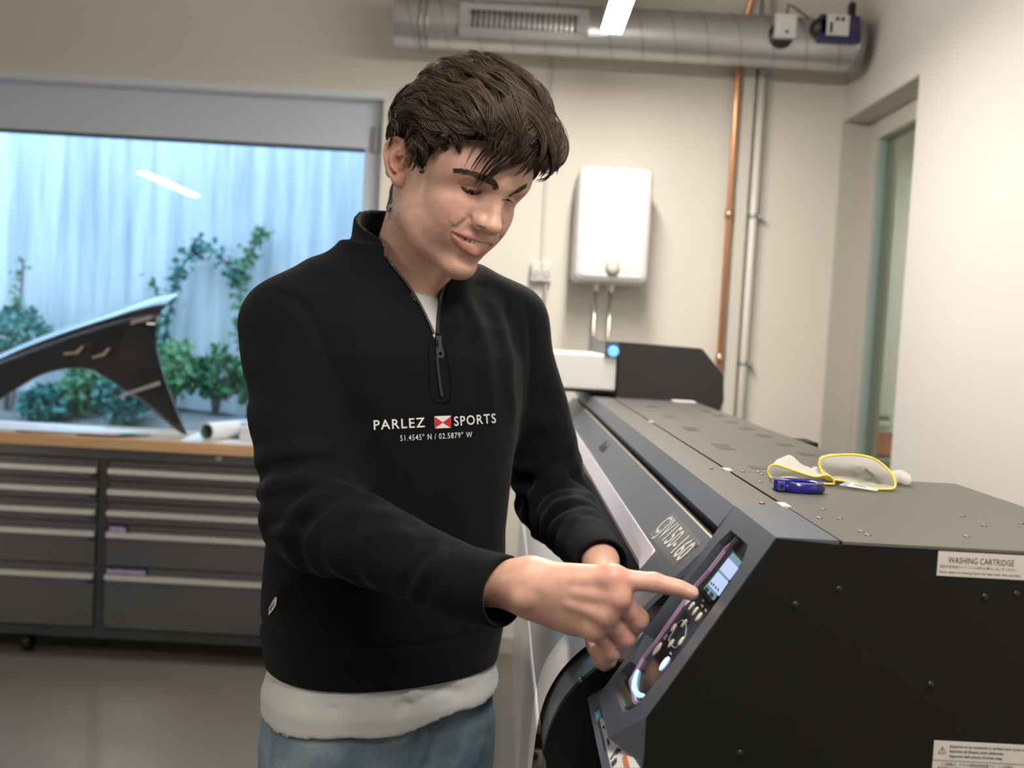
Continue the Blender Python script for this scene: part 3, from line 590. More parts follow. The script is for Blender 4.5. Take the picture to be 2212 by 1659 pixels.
# maintenance station with the side cover and its stickers
Dn = aty(1475, 1760, Y0)
side = [(A0[0], A0[2]), (B0[0], B0[2]), (D0[0], D0[2]), (Dn[0], Dn[2]), (.30, .80), (XS, .80), (XS, ZT-.004), (XJ, ZT-.004)]
MB().prism([(p[0]+.0005, p[1]-.0005) if i < 1 else p for i, p in enumerate(side)], 1, Y0-.0035, Y0-.0005).build('side_cover', m_pside, prn)
MB().prism([(XJ+.0015, .82), (XS, .82), (XS, ZT-.003), (XJ+.0015, ZT-.003)], 1, Y0, 1.453).build('station_body', m_pside, prn)
MB().box((XJ+.0018, Y0-.004, ZT-.003), (XS, 1.453, ZT)).build('station_top', m_ptop, prn)
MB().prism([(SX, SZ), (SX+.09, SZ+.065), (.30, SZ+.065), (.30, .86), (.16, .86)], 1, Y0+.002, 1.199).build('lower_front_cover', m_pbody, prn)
# top covers, front bevel, slot, sloping front cover and lilac lip
def slope(px, py): r = ray(px, py); return np.array([r[0]/r[1], r[2]/r[1]])
P4 = np.array([0, CAM[2]])+slope(1549, 1136)*1.150
P5 = np.array([0, CAM[2]])+slope(1540, 1167)*1.150
dcv = np.array([-math.cos(math.radians(47)), -math.sin(math.radians(47))])
s6 = slope(1416, 1189); M_ = np.stack([s6, -dcv], 1); Y6, s_ = np.linalg.solve(M_, P5-np.array([0, CAM[2]])); P6 = P5+dcv*s_
s7 = slope(1398, 1238); dlp = np.array([-math.cos(math.radians(68)), -math.sin(math.radians(68))]); Y7, l7 = np.linalg.solve(np.stack([s7, -dlp], 1), P6-np.array([0, CAM[2]])); P7 = P6+dlp*l7
MB().box((XA, Y1+.001, ZT-.006), (XJ-.0015, YE, ZT-.0006)).build('front_top_plate', m_ptop, prn)
MB().box((XJ+.0018, 1.4545, ZT-.006), (XB, YI+.0, ZT)).build('rear_top_plate', m_ptop, prn)
bv = MB(); Yb = Y1+.0015
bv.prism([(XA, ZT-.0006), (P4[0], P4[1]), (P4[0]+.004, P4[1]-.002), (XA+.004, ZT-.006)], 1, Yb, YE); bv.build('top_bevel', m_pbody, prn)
MB().prism([(P4[0]+.016, P4[1]+.004), (P5[0]+.012, P5[1]-.010), (P5[0]+.045, P5[1]-.0), (P4[0]+.05, P4[1]+.008)], 1, Yb, YE).build('slot_shadow', m_black, prn)
n5 = np.array([-dcv[1], dcv[0]]); n5 = n5 if n5[1] > 0 else -n5
def cov(s, Y, off=0.0): q = P5+dcv*s+n5*off; return np.array([q[0], Y, q[1]])
LO = s_+.10
outl = [(0, Yb), (0, YE), (s_, YE), (s_, Y6), (s_+.022, Y6-.012), (LO, Y6-.02), (LO, Yb)]
mb = MB(); n = len(outl); mb.add([cov(a, b) for a, b in outl]+[cov(a, b, -.006) for a, b in outl], [tuple(range(n)), tuple(range(n, 2*n))[::-1]]+[(i, (i+1) % n, n+(i+1) % n, n+i) for i in range(n)])
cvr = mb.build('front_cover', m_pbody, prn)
MB().prism([(P5[0], P5[1]), (P5[0]+.0055, P5[1]+.0020), (P5[0]+.007, P5[1]-.003), (P5[0]+.002, P5[1]-.006)], 1, Yb, YE).build('cover_edge', mat('cover_edge_tan', (.32, .28, .235), .4), prn)
def lipp(l, y, off): q = P6+dlp*l; return (q[0]+dlp[1]*off, y, q[1]-dlp[0]*off)
lo2 = [(.0, Y6+.002), (.0, YE), (l7, YE), (l7, Y6+.05), (.045, Y6-.015), (.028, Y6-.016)]; n = len(lo2)
MB().add([lipp(a, b, .003) for a, b in lo2]+[lipp(a, b, -.001) for a, b in lo2], [tuple(range(n)), tuple(range(n, 2*n))[::-1]]+[(i, (i+1) % n, n+(i+1) % n, n+i) for i in range(n)]).build('front_lip', m_lip, prn)
MB().prism([(P7[0]-.002, P7[1]), (P7[0]+.004, P7[1]-.016), (P7[0]+.02, P7[1]-.014), (P7[0]+.012, P7[1])], 1, Y6+.05, YE).build('lip_underside', mat('lip_mauve', (.20, .17, .22), .4), prn)
MB().box((.30, Y1+.008, .93), (XB-.002, YE, ZT-.0065)).build('body_core', m_pside, prn)
# lettering on the cover
def on_cover(px, py, off=.0):
    r = ray(px, py); N = np.array([n5[0], 0, n5[1]]); o = cov(0, 0, off); return CAM+r*((o-CAM)@N/(r@N))
ca, cb = on_cover(1431, 1127), on_cover(1478, 1196); ux = np.array([0, -1., 0]); uy = np.array([-dcv[0], 0, -dcv[1]]); cc = (on_cover(1428, 1134)+on_cover(1479, 1190))/2; cc = on_cover(1454, 1162)
wlen = abs(ca[1]-cb[1]); v, f = text_mesh('CJV150-160', .045, bold=.0006); wid = v[:, 0].max()-v[:, 0].min()
k_ = wlen*1.02/wid; v[:, 0] *= k_; mesh_obj('model_lettering', put2d(v, cc, ux, uy, .0007), f, mat('lettering_white', (.62, .62, .60), .5), cvr)
q = MB(); slab(q, [(-wlen*.53, -.023), (wlen*.53, -.023), (wlen*.53, .023), (-wlen*.53, .023)], cc, ux, uy, .0004); q.build('clear_sticker', mat('sticker_film', (.10, .11, .12), .25), cvr)
v, f = text_mesh('Mimaki', .034, bold=.0012); cc2 = on_cover(1305, 966); mesh_obj('maker_lettering', put2d(v, cc2, ux, uy, .0007), f, mat('lettering_dark', (.012, .013, .016), .5), cvr)
def screw(px, py, parent, plane='z', Y=None, r=.0036):
    if plane == 'z': c, a = atz(px, py, ZT), (0, 0, 1)
    elif plane == 'y': c, a = aty(px, py, Y), (0, -1, 0)
    else: c = on_cover(px, py); a = (n5[0], 0, n5[1])
    m = m_screw if plane != 'y' else mat('screw_black', (.03, .03, .03), .3, .6)
    return MB().lathe([(r, 0), (r, .0007), (r*.6, .0014), (r*.2, .0016)], c, a, 12).build('screw', m, parent, smooth=True)
zz = lambda x, y: (1140+x/2.572, 680+y/2.572)
for p in ((1020, 853), (1195, 872), (1283, 875), (1300, 886), (1292, 930), (1302, 1047), (1620, 1130), (1640, 1082), (1735, 1134), (1850, 1203), (1890, 1224), (918, 703)): screw(*zz(*p), prn)
for p in ((2079, 1115), (2126, 1136), (2089, 1159), (2206, 1131)): screw(*p, prn)
for p in ((1812, 1273), (1718, 1306), (2127, 1290), (2196, 1284), (2010, 1479), (1598, 1627)): screw(*p, prn, 'y', Y0-.0035)
screw(1507, 1178, prn, 'c')
m_slot = mat('slot_dark', (.045, .043, .04), .6)
for p in ((690, 510), (785, 565), (895, 630), (915, 640), (1068, 722), (1100, 742), (1060, 562), (1130, 597), (1215, 633), (1313, 673), (1425, 722), (1555, 776), (1290, 850), (990, 537)):
    c = atz(*zz(*p), ZT); MB().box((c[0]-.014, c[1]-.022*max(.6, c[1]/2), ZT-.002), (c[0]+.014, c[1]+.022*max(.6, c[1]/2), ZT+.0006)).build('vent_slot', m_slot, prn)
m_clip = mat('hinge_pale', (.62, .60, .58), .35)
for p in ((700, 595), (1105, 860), (1408, 1056)):
    c = atz(*zz(*p), ZT); MB().box((XJ-.006, c[1]-.014, ZT-.002), (XJ+.006, c[1]+.014, ZT+.0012), .0004).build('hinge_clip', m_clip, prn)
MB().box((XB-.09, 3.0, ZT), (XB-.02, 3.05, ZT+.008), .003).build('rear_tab', m_clip, prn)
MB().box((XB-.001, 2.0, 1.21), (XB+.04, 2.08, 1.262), .004).build('rear_bracket', m_pside, prn)
# ink station at the far end
ip = [aty(*p, YI) for p in ((1338, 738), (1517, 753), (1563, 810), (1564, 866), (1553, 882))]
inkp = [(p[0], p[2]) for p in ip]; inkp[4] = (inkp[4][0], ZT-.03); inkp.append((inkp[0][0]+.002, ZT-.03))
ink = MB().prism(inkp, 1, YI, YE).build('ink_station', mat('ink_station_charcoal', (.022, .021, .0205), .5), prn, bevel=.002)
q0, q1 = aty(1308, 738, YI), aty(1336, 772, YI)
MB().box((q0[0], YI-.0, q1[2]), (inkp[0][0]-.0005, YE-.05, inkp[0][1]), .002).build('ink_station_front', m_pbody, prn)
cl = aty(1328, 756, YI-.002); MB().lathe([(.017, 0), (.017, .003), (.012, .004)], (cl[0]-.004, YI, cl[2]-.004), (0, -1, 0), 24).build('blue_lamp', mat('ink_lamp_blue', (.1, .3, .8), .3, emit=(.12, .40, 1.0), es=1.6), prn)
w0, w1 = aty(1150, 762, YI+.01), aty(1333, 845, YI+.01)
wb = MB().box((w0[0], YI+.012, w1[2]), (inkp[0][0]-.003, YE-.06, w0[2]+.006), .006).build('ink_cartridge_box', mat('cartridge_white', (.83, .83, .82), .4), prn)
MB().box((w0[0]-.004, YI+.01, w1[2]-.009), (inkp[0][0], YE-.05, w1[2]-.0005)).build('cartridge_tray', m_pside, prn)
# platen curve, end plate, media
arcp = [aty(*p, 1.2) for p in ((1340, 1430), (1312, 1436), (1290, 1446), (1255, 1475), (1222, 1512), (1195, 1558), (1180, 1600), (1173, 1628))]
arcp = [(p[0], p[2]) for p in arcp]; arc2 = spl(arcp, 26)
base = [(arc2[-1][0]+.012, arc2[-1][1]-.03), (.16, .70), (.34, .70), (.34, 1.05)]
MB().prism([tuple(p) for p in arc2]+base, 1, 1.2, 1.213).build('platen_end_plate', m_pside, prn)
in2 = [(p[0]+.003, p[1]-.003) for p in arc2]
g = [[(p[0]+.002, y, p[1]-.001) for y in (1.2135, 3.3)] for p in arc2]+[[(arc2[-1][0]+.01, y, arc2[-1][1]-.08) for y in (1.2135, 3.3)]]
g2 = [[(p[0]+.006, y, p[1]-.005) for y in (1.2135, 3.3)] for p in arc2]+[[(arc2[-1][0]+.014, y, arc2[-1][1]-.08) for y in (1.2135, 3.3)]]
pl = MB(); pl.sheet(g); pl.sheet(np.array(g2)[:, ::-1]); pl.build('front_platen', mat('platen_grey', (.20, .215, .235), .33, .35), prn, smooth=True)
for p in ((1258, 1473),):
    c = aty(*p, 1.2); MB().lathe([(.004, 0), (.004, .004), (.0025, .006)], c+np.array([-.0, .004, 0]), (-.5, 0, .8), 12).build('screw', m_screw, prn)
lab = [aty(1279, 1440, 1.24), aty(1312, 1436, 1.24)]
def arcpt(t, y, off):
    k = t*25; i = min(24, int(k)); p = arc2[i]+(arc2[i+1]-arc2[i])*(k-i); d = arc2[i+1]-arc2[i]; nn = np.array([d[1], -d[0]]); nn = nn/np.linalg.norm(nn); nn = nn if nn[1] > -.2 and nn[0] < .3 else -nn
    return np.array([p[0]+nn[0]*off, y, p[1]+nn[1]*off])
for nm, t0, t1, ya, yb, off, m in (('warning_label', .05, .26, 1.222, 1.262, .0012, m_pap), ('warning_print', .08, .22, 1.227, 1.257, .0018, mat('warning_yellow', (.80, .62, .05), .5))):
    MB().sheet([[arcpt(t, y, off) for y in (ya, yb)] for t in np.linspace(t0, t1, 7)]).build(nm, m, prn)
sheetp = [(p[0]-.004, p[1]+.004) for p in arc2]; sheetp = [(.27, 1.075), (.21, 1.07)]+sheetp+[(.060, .85), (.062, .6), (.07, .38), (.10, .30)]
sp = spl(sheetp, 60)
med = thing('media_sheet', 'white vinyl sheet feeding over the curved front of the printer', 'vinyl sheet', (.1, 1.9, .3))
med_a = MB().sheet([[(p[0], y, p[1]) for y in np.linspace(1.285, 1.40, 4)] for p in sp]); med_a.build('bright_band', mat('vinyl_white', (.86, .86, .87), .35), med, smooth=True)  # near band of the sheet, light on its bend put into a whiter colour
sp2 = sp
MB().sheet([[(p[0]-.003*math.sin((y-1.401)*5)*min(1, k_/20), y, p[1]) for y in np.linspace(1.401, 2.85, 24)] for k_, p in enumerate(sp2)]).build('dull_film', mat('vinyl_dull_silver', (.50, .51, .54), .22, .25), med, smooth=True)  # rest of the same sheet, its dimmer look put into the colour
# stickers on the lower front slope
def on_low(px, py, off=0.0):
    a = np.array([SX, 0, SZ]); d = np.array([.09, 0, .065]); N = np.array([-d[2], 0, d[0]]); N /= np.linalg.norm(N); N = N if N[0] < 0 else -N
    r = ray(px, py); return CAM+r*((a+N*off-CAM)@N/(r@N))
def lowq(name, pts, off, m, parent=prn): return MB().add([on_low(*p, off) for p in pts], [tuple(range(len(pts)))]).build(name, m, parent)
zl = lambda x, y: (1240+x/9.27, 1480+y/9.27)
lowq('blue_sticker', [zl(*p) for p in ((415, 560), (510, 460), (560, 620), (460, 740))], .0006, mat('sticker_blue', (.10, .36, .62), .45))
lowq('blue_sticker_print', [zl(*p) for p in ((440, 590), (500, 525), (525, 630), (470, 690))], .001, mat('sticker_blue_pale', (.35, .60, .78), .45))
lowq('rating_sticker', [zl(*p) for p in ((510, 690), (545, 640), (1110, 1330), (1330, 1659), (740, 1659))], .0005, mat('sticker_white', (.60, .60, .63), .5))
lowq('rating_orange', [zl(*p) for p in ((960, 1460), (1040, 1370), (1120, 1659), (1010, 1659))], .001, mat('sticker_orange', (.50, .17, .06), .5))
for a in (((715, 1480), (860, 1250), (900, 1255), (735, 1500)), ((820, 1390), (900, 1270), (960, 1290), (840, 1400)), ((735, 1560), (850, 1440), (860, 1540), (765, 1650)), ((560, 840), (605, 800), (610, 870), (580, 870)), ((640, 1080), (680, 1060), (710, 1150), (690, 1230))):
    lowq('rating_print', [zl(*p) for p in a], .001, mat('print_black', (.05, .05, .06), .5))
# stickers on the side cover
YS = Y0-.0036
def side_label(name, corners, parent):
    P = [aty(*p, YS) for p in corners]; o = P[0]; return o
lx = np.array([1., 0, 0]); lz = np.array([0, 0, 1.])
def sticker(px, py, w, h, name):
    o = aty(px, py, YS); q = MB(); q.box((o[0], YS-.0004, o[2]-h), (o[0]+w, YS, o[2])); s = q.build(name, mat('sticker_paper', (.55, .525, .49), .5), prn); return o, s
def write(txt, o, dx, dz, size, parent, fit, bold=0.0):
    v, f = text_mesh(txt, size, 'LEFT', bold=bold)
    if len(v): v[:, 0] = (v[:, 0]-v[:, 0].min())*fit/(v[:, 0].max()-v[:, 0].min())
    if len(v): mesh_obj('sticker_print', put2d(v, (o[0]+dx, YS-.0004, o[2]-dz), lx, lz, .0003), f, mat('sticker_ink', (.03, .03, .035), .5), parent)
o, s = sticker(2027, 1190, .0935, .0243, 'washing_sticker')
write('WASHING CARTRIDGE', o, .0100, .0085, .0086, s, .0650)
write('指定の洗浄液カートリッジ以外は 挿入しないでください。', o, .0022, .0150, .0033, s, .0770)
write('Never install the washing liquid cartridge other than specified.', o, .0020, .0203, .0036, s, .0800)
o, s = sticker(2018, 1599, .11, .06, 'earthing_sticker')
for k, (tx, fw_) in enumerate((('Equipment to be connected to earthed mains outlet only.', .078), ('Apparatet må tilkoples jordet stikkontakt.', .0540), ('Apparaten skall anslutas till jordat uttag.', .0530))): write(tx, o, .0155, .0050+.0049*k, .0039, s, fw_, .00005)
write('この装置は、クラスA情報技術装置です。この装置を', o, .008, .0235, .0036, s, .0720); write('家庭環境で使用すると電波妨害を引き起こすことが', o, .005, .0278, .0036, s, .0735)
tri = [(o[0]+.0085+.0045*math.sin(a), YS-.0007, o[2]-.0100+.0045*math.cos(a)) for a in (0, 2*PI/3, 4*PI/3)]
MB().tube(tri, .0003, 4, closed=True).build('warning_triangle', mat('sticker_ink', (.03, .03, .035)), s)
MB().box((o[0]+.0082, YS-.0008, o[2]-.0108), (o[0]+.0088, YS-.0005, o[2]-.0078)).build('exclamation_mark', mat('sticker_ink', (.03, .03, .035)), s)
MB().box((o[0], YS-.0007, o[2]-.0198), (o[0]+.11, YS-.0004, o[2]-.0195)).build('sticker_rule', mat('sticker_ink', (.03, .03, .035)), s)
# stand
for y in (1.42, 3.35):
    MB().box((.40, y-.05, .06), (.50, y+.05, .94), .006).build('leg', m_pside, prn)
    MB().box((.10, y-.04, .04), (.78, y+.04, .10), .008).build('foot', m_pside, prn)
    for x in (.15, .73): MB().lathe([(.012, 0), (.03, .002), (.03, .012), (.012, .02), (.012, .045)], (x, y, 0), n=18).build('levelling_pad', m_black, prn, smooth=True)
MB().box((.42, 1.47, .30), (.48, 3.3, .38), .004).build('crossbar', m_pside, prn)
MB().lathe([(.03, 0), (.075, 0), (.075, 1.6), (.03, 1.6)], (.36, 1.45, .62), (0, 1, 0), 30).build('media_roll', mat('vinyl_white', (.86, .86, .87)), prn, autosmooth=.6)
# ------------------------------------------------------------------ implicit surfaces -> mesh
class Field:
    def __init__(s, lo, hi, h):
        s.lo = np.asarray(lo, float); s.h = h; s.n = np.ceil((np.asarray(hi)-s.lo)/h).astype(int)+1
        s.f = np.full(s.n, .5, np.float32)
    def sub(s, lo, hi, pad):
        i0 = np.clip(np.floor((np.asarray(lo)-pad-s.lo)/s.h).astype(int), 0, s.n); i1 = np.clip(np.ceil((np.asarray(hi)+pad-s.lo)/s.h).astype(int)+1, 0, s.n)
        sl = tuple(slice(a, b) for a, b in zip(i0, i1))
        ax = [((s.lo[k]+s.h*np.arange(i0[k], i1[k]))).astype(np.float32) for k in range(3)]
        return sl, ax[0][:, None, None], ax[1][None, :, None], ax[2][None, None, :]
    def op(s, fn, lo, hi, k=.01, mode='u', pad=None):
        sl, X, Y, Z = s.sub(lo, hi, (k+.012) if pad is None else pad); a = s.f[sl]
        if a.size == 0: return s
        d = fn(X, Y, Z).astype(np.float32)
        if mode == 'u':
            hh = np.maximum(k-np.abs(a-d), 0)/k; s.f[sl] = np.minimum(a, d)-hh*hh*k*.25
        elif mode == 's':
            d = -d; hh = np.maximum(k-np.abs(a-d), 0)/k; s.f[sl] = np.maximum(a, d)+hh*hh*k*.25
        elif mode == 'i':
            hh = np.maximum(k-np.abs(a-d), 0)/k; s.f[sl] = np.maximum(a, d)+hh*hh*k*.25
        elif mode == 'add': s.f[sl] = a+d
        return s
    def ell(s, c, r, k=.01, mode='u', R=None):
        c = np.asarray(c, float); r = np.asarray(r, float); m = float(r.max()) if R is not None else r
        def fn(X, Y, Z):
            x, y, z = X-c[0], Y-c[1], Z-c[2]
            if R is not None: x, y, z = (R[0][i]*x+R[1][i]*y+R[2][i]*z for i in range(3))
            k0 = np.sqrt((x/r[0])**2+(y/r[1])**2+(z/r[2])**2)+1e-6; k1 = np.sqrt((x/r[0]**2)**2+(y/r[1]**2)**2+(z/r[2]**2)**2)+1e-6
            return k0*(k0-1)/k1
        return s.op(fn, c-m, c+m, k, mode)
    def cone(s, a, b, ra, rb, k=.01, mode='u'):
        a = np.asarray(a, float); b = np.asarray(b, float); ba = b-a; L2 = float(ba@ba)+1e-12
        def fn(X, Y, Z):
            x, y, z = X-a[0], Y-a[1], Z-a[2]; t = np.clip((x*ba[0]+y*ba[1]+z*ba[2])/L2, 0, 1)
            return np.sqrt((x-ba[0]*t)**2+(y-ba[1]*t)**2+(z-ba[2]*t)**2)-(ra+(rb-ra)*t)
        m = max(ra, rb); return s.op(fn, np.minimum(a, b)-m, np.maximum(a, b)+m, k, mode)
    def chain(s, P, r, k=.01, mode='u'):
        r = r if hasattr(r, '__len__') else [r]*len(P)
        P = [np.asarray(p, float) for p in P]; m = max(r); A = np.array(P)
        def fn(X, Y, Z):
            d = None
            for i in range(len(P)-1):
                a, ba = P[i], P[i+1]-P[i]; L2 = float(ba@ba)+1e-12; x, y, z = X-a[0], Y-a[1], Z-a[2]
                t = np.clip((x*ba[0]+y*ba[1]+z*ba[2])/L2, 0, 1); q = np.sqrt((x-ba[0]*t)**2+(y-ba[1]*t)**2+(z-ba[2]*t)**2)-(r[i]+(r[i+1]-r[i])*t)
                d = q if d is None else np.minimum(d, q)
            return d
        return s.op(fn, A.min(0)-m, A.max(0)+m, k, mode)
    def mesh(s, smooth=2, R=None, t=None, solid=False):
        f = s.f
        if solid:                                             # closed at the box and free of edges shared by four faces
            for ax in range(3):
                for e in (0, -1): q = [slice(None)]*3; q[ax] = e; f[tuple(q)] = np.maximum(f[tuple(q)], s.h*.3)
            for it in range(8):
                V, Fq, cells = s.net(f, 0); E = np.sort(np.concatenate([Fq[:, [0, 1]], Fq[:, [1, 2]], Fq[:, [2, 3]], Fq[:, [3, 0]]]), 1); key = E[:, 0].astype(np.int64)*len(V)+E[:, 1]; u, c = np.unique(key, return_counts=True); bad = u[c != 2]
                if len(bad) == 0: break
                cc = cells[np.unique(np.concatenate([bad//len(V), bad % len(V)]))]
                for i in (0, 1):
                    for j in (0, 1):
                        for k in (0, 1): f[cc[:, 0]+i, cc[:, 1]+j, cc[:, 2]+k] = np.minimum(f[cc[:, 0]+i, cc[:, 1]+j, cc[:, 2]+k], -s.h*.15)
        V, Fq, _ = s.net(f, smooth)
        return V, Fq
    def net(s, f, smooth):
        neg = f < 0; nx, ny, nz = f.shape
        c = [neg[i:nx-1+i, j:ny-1+j, k:nz-1+k] for i in (0, 1) for j in (0, 1) for k in (0, 1)]
        cnt = sum(q.astype(np.int8) for q in c); cells = np.argwhere((cnt > 0) & (cnt < 8))
        cid = -np.ones((nx-1, ny-1, nz-1), np.int32); cid[tuple(cells.T)] = np.arange(len(cells))
        V = np.zeros((len(cells), 3)); w = np.zeros(len(cells)); I, J, K = cells.T
        corners = [(i, j, k) for i in (0, 1) for j in (0, 1) for k in (0, 1)]
        for a in range(8):
            for b in range(a+1, 8):
                ca, cb = np.array(corners[a]), np.array(corners[b])
                if np.abs(ca-cb).sum() != 1: continue
                fa = f[I+ca[0], J+ca[1], K+ca[2]].astype(float); fb = f[I+cb[0], J+cb[1], K+cb[2]].astype(float); m = (fa < 0) != (fb < 0)
                tt = np.where(m, fa/(fa-fb+1e-20), 0); V += np.where(m[:, None], ca+(cb-ca)*tt[:, None], 0); w += m
        V = s.lo+s.h*(cells+V/w[:, None]); faces = []
        for ax in range(3):
            sl0 = [slice(1, -1)]*3; sl0[ax] = slice(0, -1); sl1 = list(sl0); sl1[ax] = slice(1, None)
            A, B = neg[tuple(sl0)], neg[tuple(sl1)]; e = np.argwhere(A != B); off = np.array([1, 1, 1]); off[ax] = 0; e = e+off
            u, v = (ax+1) % 3, (ax+2) % 3; du = np.zeros(3, int); dv = np.zeros(3, int); du[u] = 1; dv[v] = 1
            q = np.stack([cid[tuple((e-du-dv).T)], cid[tuple((e-dv).T)], cid[tuple(e.T)], cid[tuple((e-du).T)]], 1)
            fl = neg[tuple(e.T)]; q = np.where(fl[:, None], q, q[:, ::-1]); faces.append(q[(q >= 0).all(1)])
        Fq = np.concatenate(faces)
        if smooth: V = lap(V, Fq, smooth)
        return V, Fq, cells
def lap(V, Fq, it, lam=.5, mu=-.52):
    E = np.concatenate([Fq[:, [0, 1]], Fq[:, [1, 2]], Fq[:, [2, 3]], Fq[:, [3, 0]]]); n = len(V)
    deg = np.bincount(E.ravel(), minlength=n)[:, None].astype(float)
    for q in range(it):
        for l in (lam, mu):
            S = np.stack([np.bincount(E[:, 0], V[E[:, 1], k], n)+np.bincount(E[:, 1], V[E[:, 0], k], n) for k in range(3)], 1); V = V+l*(S/np.maximum(deg, 1)-V)
    return V
def vnormals(V, Fq):
    n = np.cross(V[Fq[:, 2]]-V[Fq[:, 0]], V[Fq[:, 3]]-V[Fq[:, 1]]); N = np.zeros_like(V)
    for k in range(4): 
        for a in range(3): N[:, a] += np.bincount(Fq[:, k], n[:, a], len(V))
    return N/(np.linalg.norm(N, axis=1)[:, None]+1e-12)
def quick_obj(name, V, Fq, m, parent=None, colors=None):
    me = bpy.data.meshes.new(name); V = np.asarray(V, float); Fq = np.asarray(Fq, np.int32); o0 = org(parent); c = (V.min(0)+V.max(0))/2; c[2] = V[:, 2].min()
    me.vertices.add(len(V)); me.vertices.foreach_set('co', (V-c).astype(np.float32).ravel()); k = Fq.shape[1]
    me.loops.add(Fq.size); me.loops.foreach_set('vertex_index', Fq.ravel()); me.polygons.add(len(Fq)); me.polygons.foreach_set('loop_start', np.arange(0, Fq.size, k, dtype=np.int32)); me.polygons.foreach_set('loop_total', np.full(len(Fq), k, np.int32))
    me.update(calc_edges=True); me.shade_smooth(); me.materials.append(m)
    if colors is not None:
        ca = me.color_attributes.new('tint', 'FLOAT_COLOR', 'POINT'); ca.data.foreach_set('color', np.concatenate([colors, np.ones((len(V), 1))], 1).astype(np.float32).ravel())
    o = bpy.data.objects.new(name, me); COL.objects.link(o)
    if parent is not None: o.parent = parent
    o.location = c-o0; ORG[o.name] = c; return o
def tint_mat(name, rough, spec=.4, sss=0.0, mottle=0.0, bump=0.0, bscale=600, bdist=.0004, sheen=0.0):
    m = bpy.data.materials.new(name); m.use_nodes = True; nt = m.node_tree; b = nt.nodes['Principled BSDF']; MATS[name] = m
    a = nt.nodes.new('ShaderNodeVertexColor'); a.layer_name = 'tint'; nt.links.new(a.outputs[0], b.inputs['Base Color'])
    if mottle:
        tc = nt.nodes.new('ShaderNodeTexCoord'); n = nt.nodes.new('ShaderNodeTexNoise'); n.inputs['Scale'].default_value = 90; n.inputs['Detail'].default_value = 6; nt.links.new(tc.outputs['Object'], n.inputs['Vector']); r = nt.nodes.new('ShaderNodeValToRGB'); e = r.color_ramp.elements; e[0].position = .3; e[0].color = (1-mottle, 1-1.6*mottle, 1-1.7*mottle, 1); e[1].position = .7; e[1].color = (1+mottle*.3, 1+mottle*.3, 1+mottle*.3, 1); nt.links.new(n.outputs['Fac'], r.inputs[0])
        mx = nt.nodes.new('ShaderNodeMix'); mx.data_type = 'RGBA'; mx.blend_type = 'MULTIPLY'; mx.inputs['Factor'].default_value = 1; nt.links.new(a.outputs[0], mx.inputs['A']); nt.links.new(r.outputs[0], mx.inputs['B']); nt.links.new(mx.outputs['Result'], b.inputs['Base Color'])
    b.inputs['Roughness'].default_value = rough; b.inputs['Specular IOR Level'].default_value = spec; b.inputs['Sheen Weight'].default_value = sheen
    if sss: b.inputs['Subsurface Weight'].default_value = sss; b.inputs['Subsurface Radius'].default_value = (1, .35, .18); b.inputs['Subsurface Scale'].default_value = .006
    if bump:
        tc = nt.nodes.new('ShaderNodeTexCoord'); n = nt.nodes.new('ShaderNodeTexNoise'); n.inputs['Scale'].default_value = bscale; n.inputs['Detail'].default_value = 3; nt.links.new(tc.outputs['Object'], n.inputs['Vector'])
        bp = nt.nodes.new('ShaderNodeBump'); bp.inputs['Strength'].default_value = bump; bp.inputs['Distance'].default_value = bdist; nt.links.new(n.outputs['Fac'], bp.inputs['Height']); nt.links.new(bp.outputs[0], b.inputs['Normal'])
    return m
# ------------------------------------------------------------------ the man: head
HS = .97                                                     # head pose: columns are forward, left, up of the head
HR = np.stack([(.5446, -.6666, -.509), (.7413, .6664, -.0796), (.3923, -.3339, .8571)], 1)
_u, _, _v = np.linalg.svd(HR); HR = _u@_v
HP = CAM+np.array([-.0889, 1.4356, .2056])*HS
def hw(p): return HP+HS*(np.asarray(p, float)@HR.T)
man = thing('person', 'young man in a black half-zip sweater and light jeans pointing at the printer panel', 'person', (-.16, 1.46, 0))
SKIN = np.array([.65, .410, .33])
def hsurf(H, px, py):
    r = HR.T@ray(px, py)/HS; o = HR.T@(CAM-HP)/HS; ts = np.arange(1.15, 1.62, .0006); P = o+r*(ts/np.linalg.norm(ray(px, py)))[:, None]; I = (P-H.lo)/H.h; ok = ((I >= 0) & (I < H.n-1.001)).all(1); v = np.ones(len(ts)); J = np.floor(I[ok]).astype(int); t = I[ok]-J; acc = 0
    for i in (0, 1):
        for j in (0, 1):
            for k in (0, 1): acc = acc+H.f[J[:, 0]+i, J[:, 1]+j, J[:, 2]+k]*np.abs(1-i-t[:, 0])*np.abs(1-j-t[:, 1])*np.abs(1-k-t[:, 2])
    v[ok] = acc; w = np.where(v < 0)[0]
    return P[w[0]] if len(w) else None
def mir(P, k=1.0): return [np.array([p[0], -p[1]*k, p[2]]) for p in P]
def crease(H, pts, amp, w, both=True):
    P = [hsurf(H, *p) for p in pts]; P = [p for p in P if p is not None]
    for Q in ((P, mir(P)) if both else (P,)):
        A = np.array(Q); n = len(Q)
        def fn(X, Y, Z, Q=Q):
            best = None
            for i in range(n-1):
                a, ba = Q[i], Q[i+1]-Q[i]; L2 = float(ba@ba)+1e-12; x, y, z = X-a[0], Y-a[1], Z-a[2]; t = np.clip((x*ba[0]+y*ba[1]+z*ba[2])/L2, 0, 1); s_ = (i+t)/(n-1)
                q = np.exp(-((x-ba[0]*t)**2+(y-ba[1]*t)**2+(z-ba[2]*t)**2)/(w*w))*np.clip(np.minimum(s_, 1-s_)*5+.03, 0, 1); best = q if best is None else np.maximum(best, q)
            return amp*best
        H.op(fn, A.min(0), A.max(0), .01, 'add', pad=2.6*w)
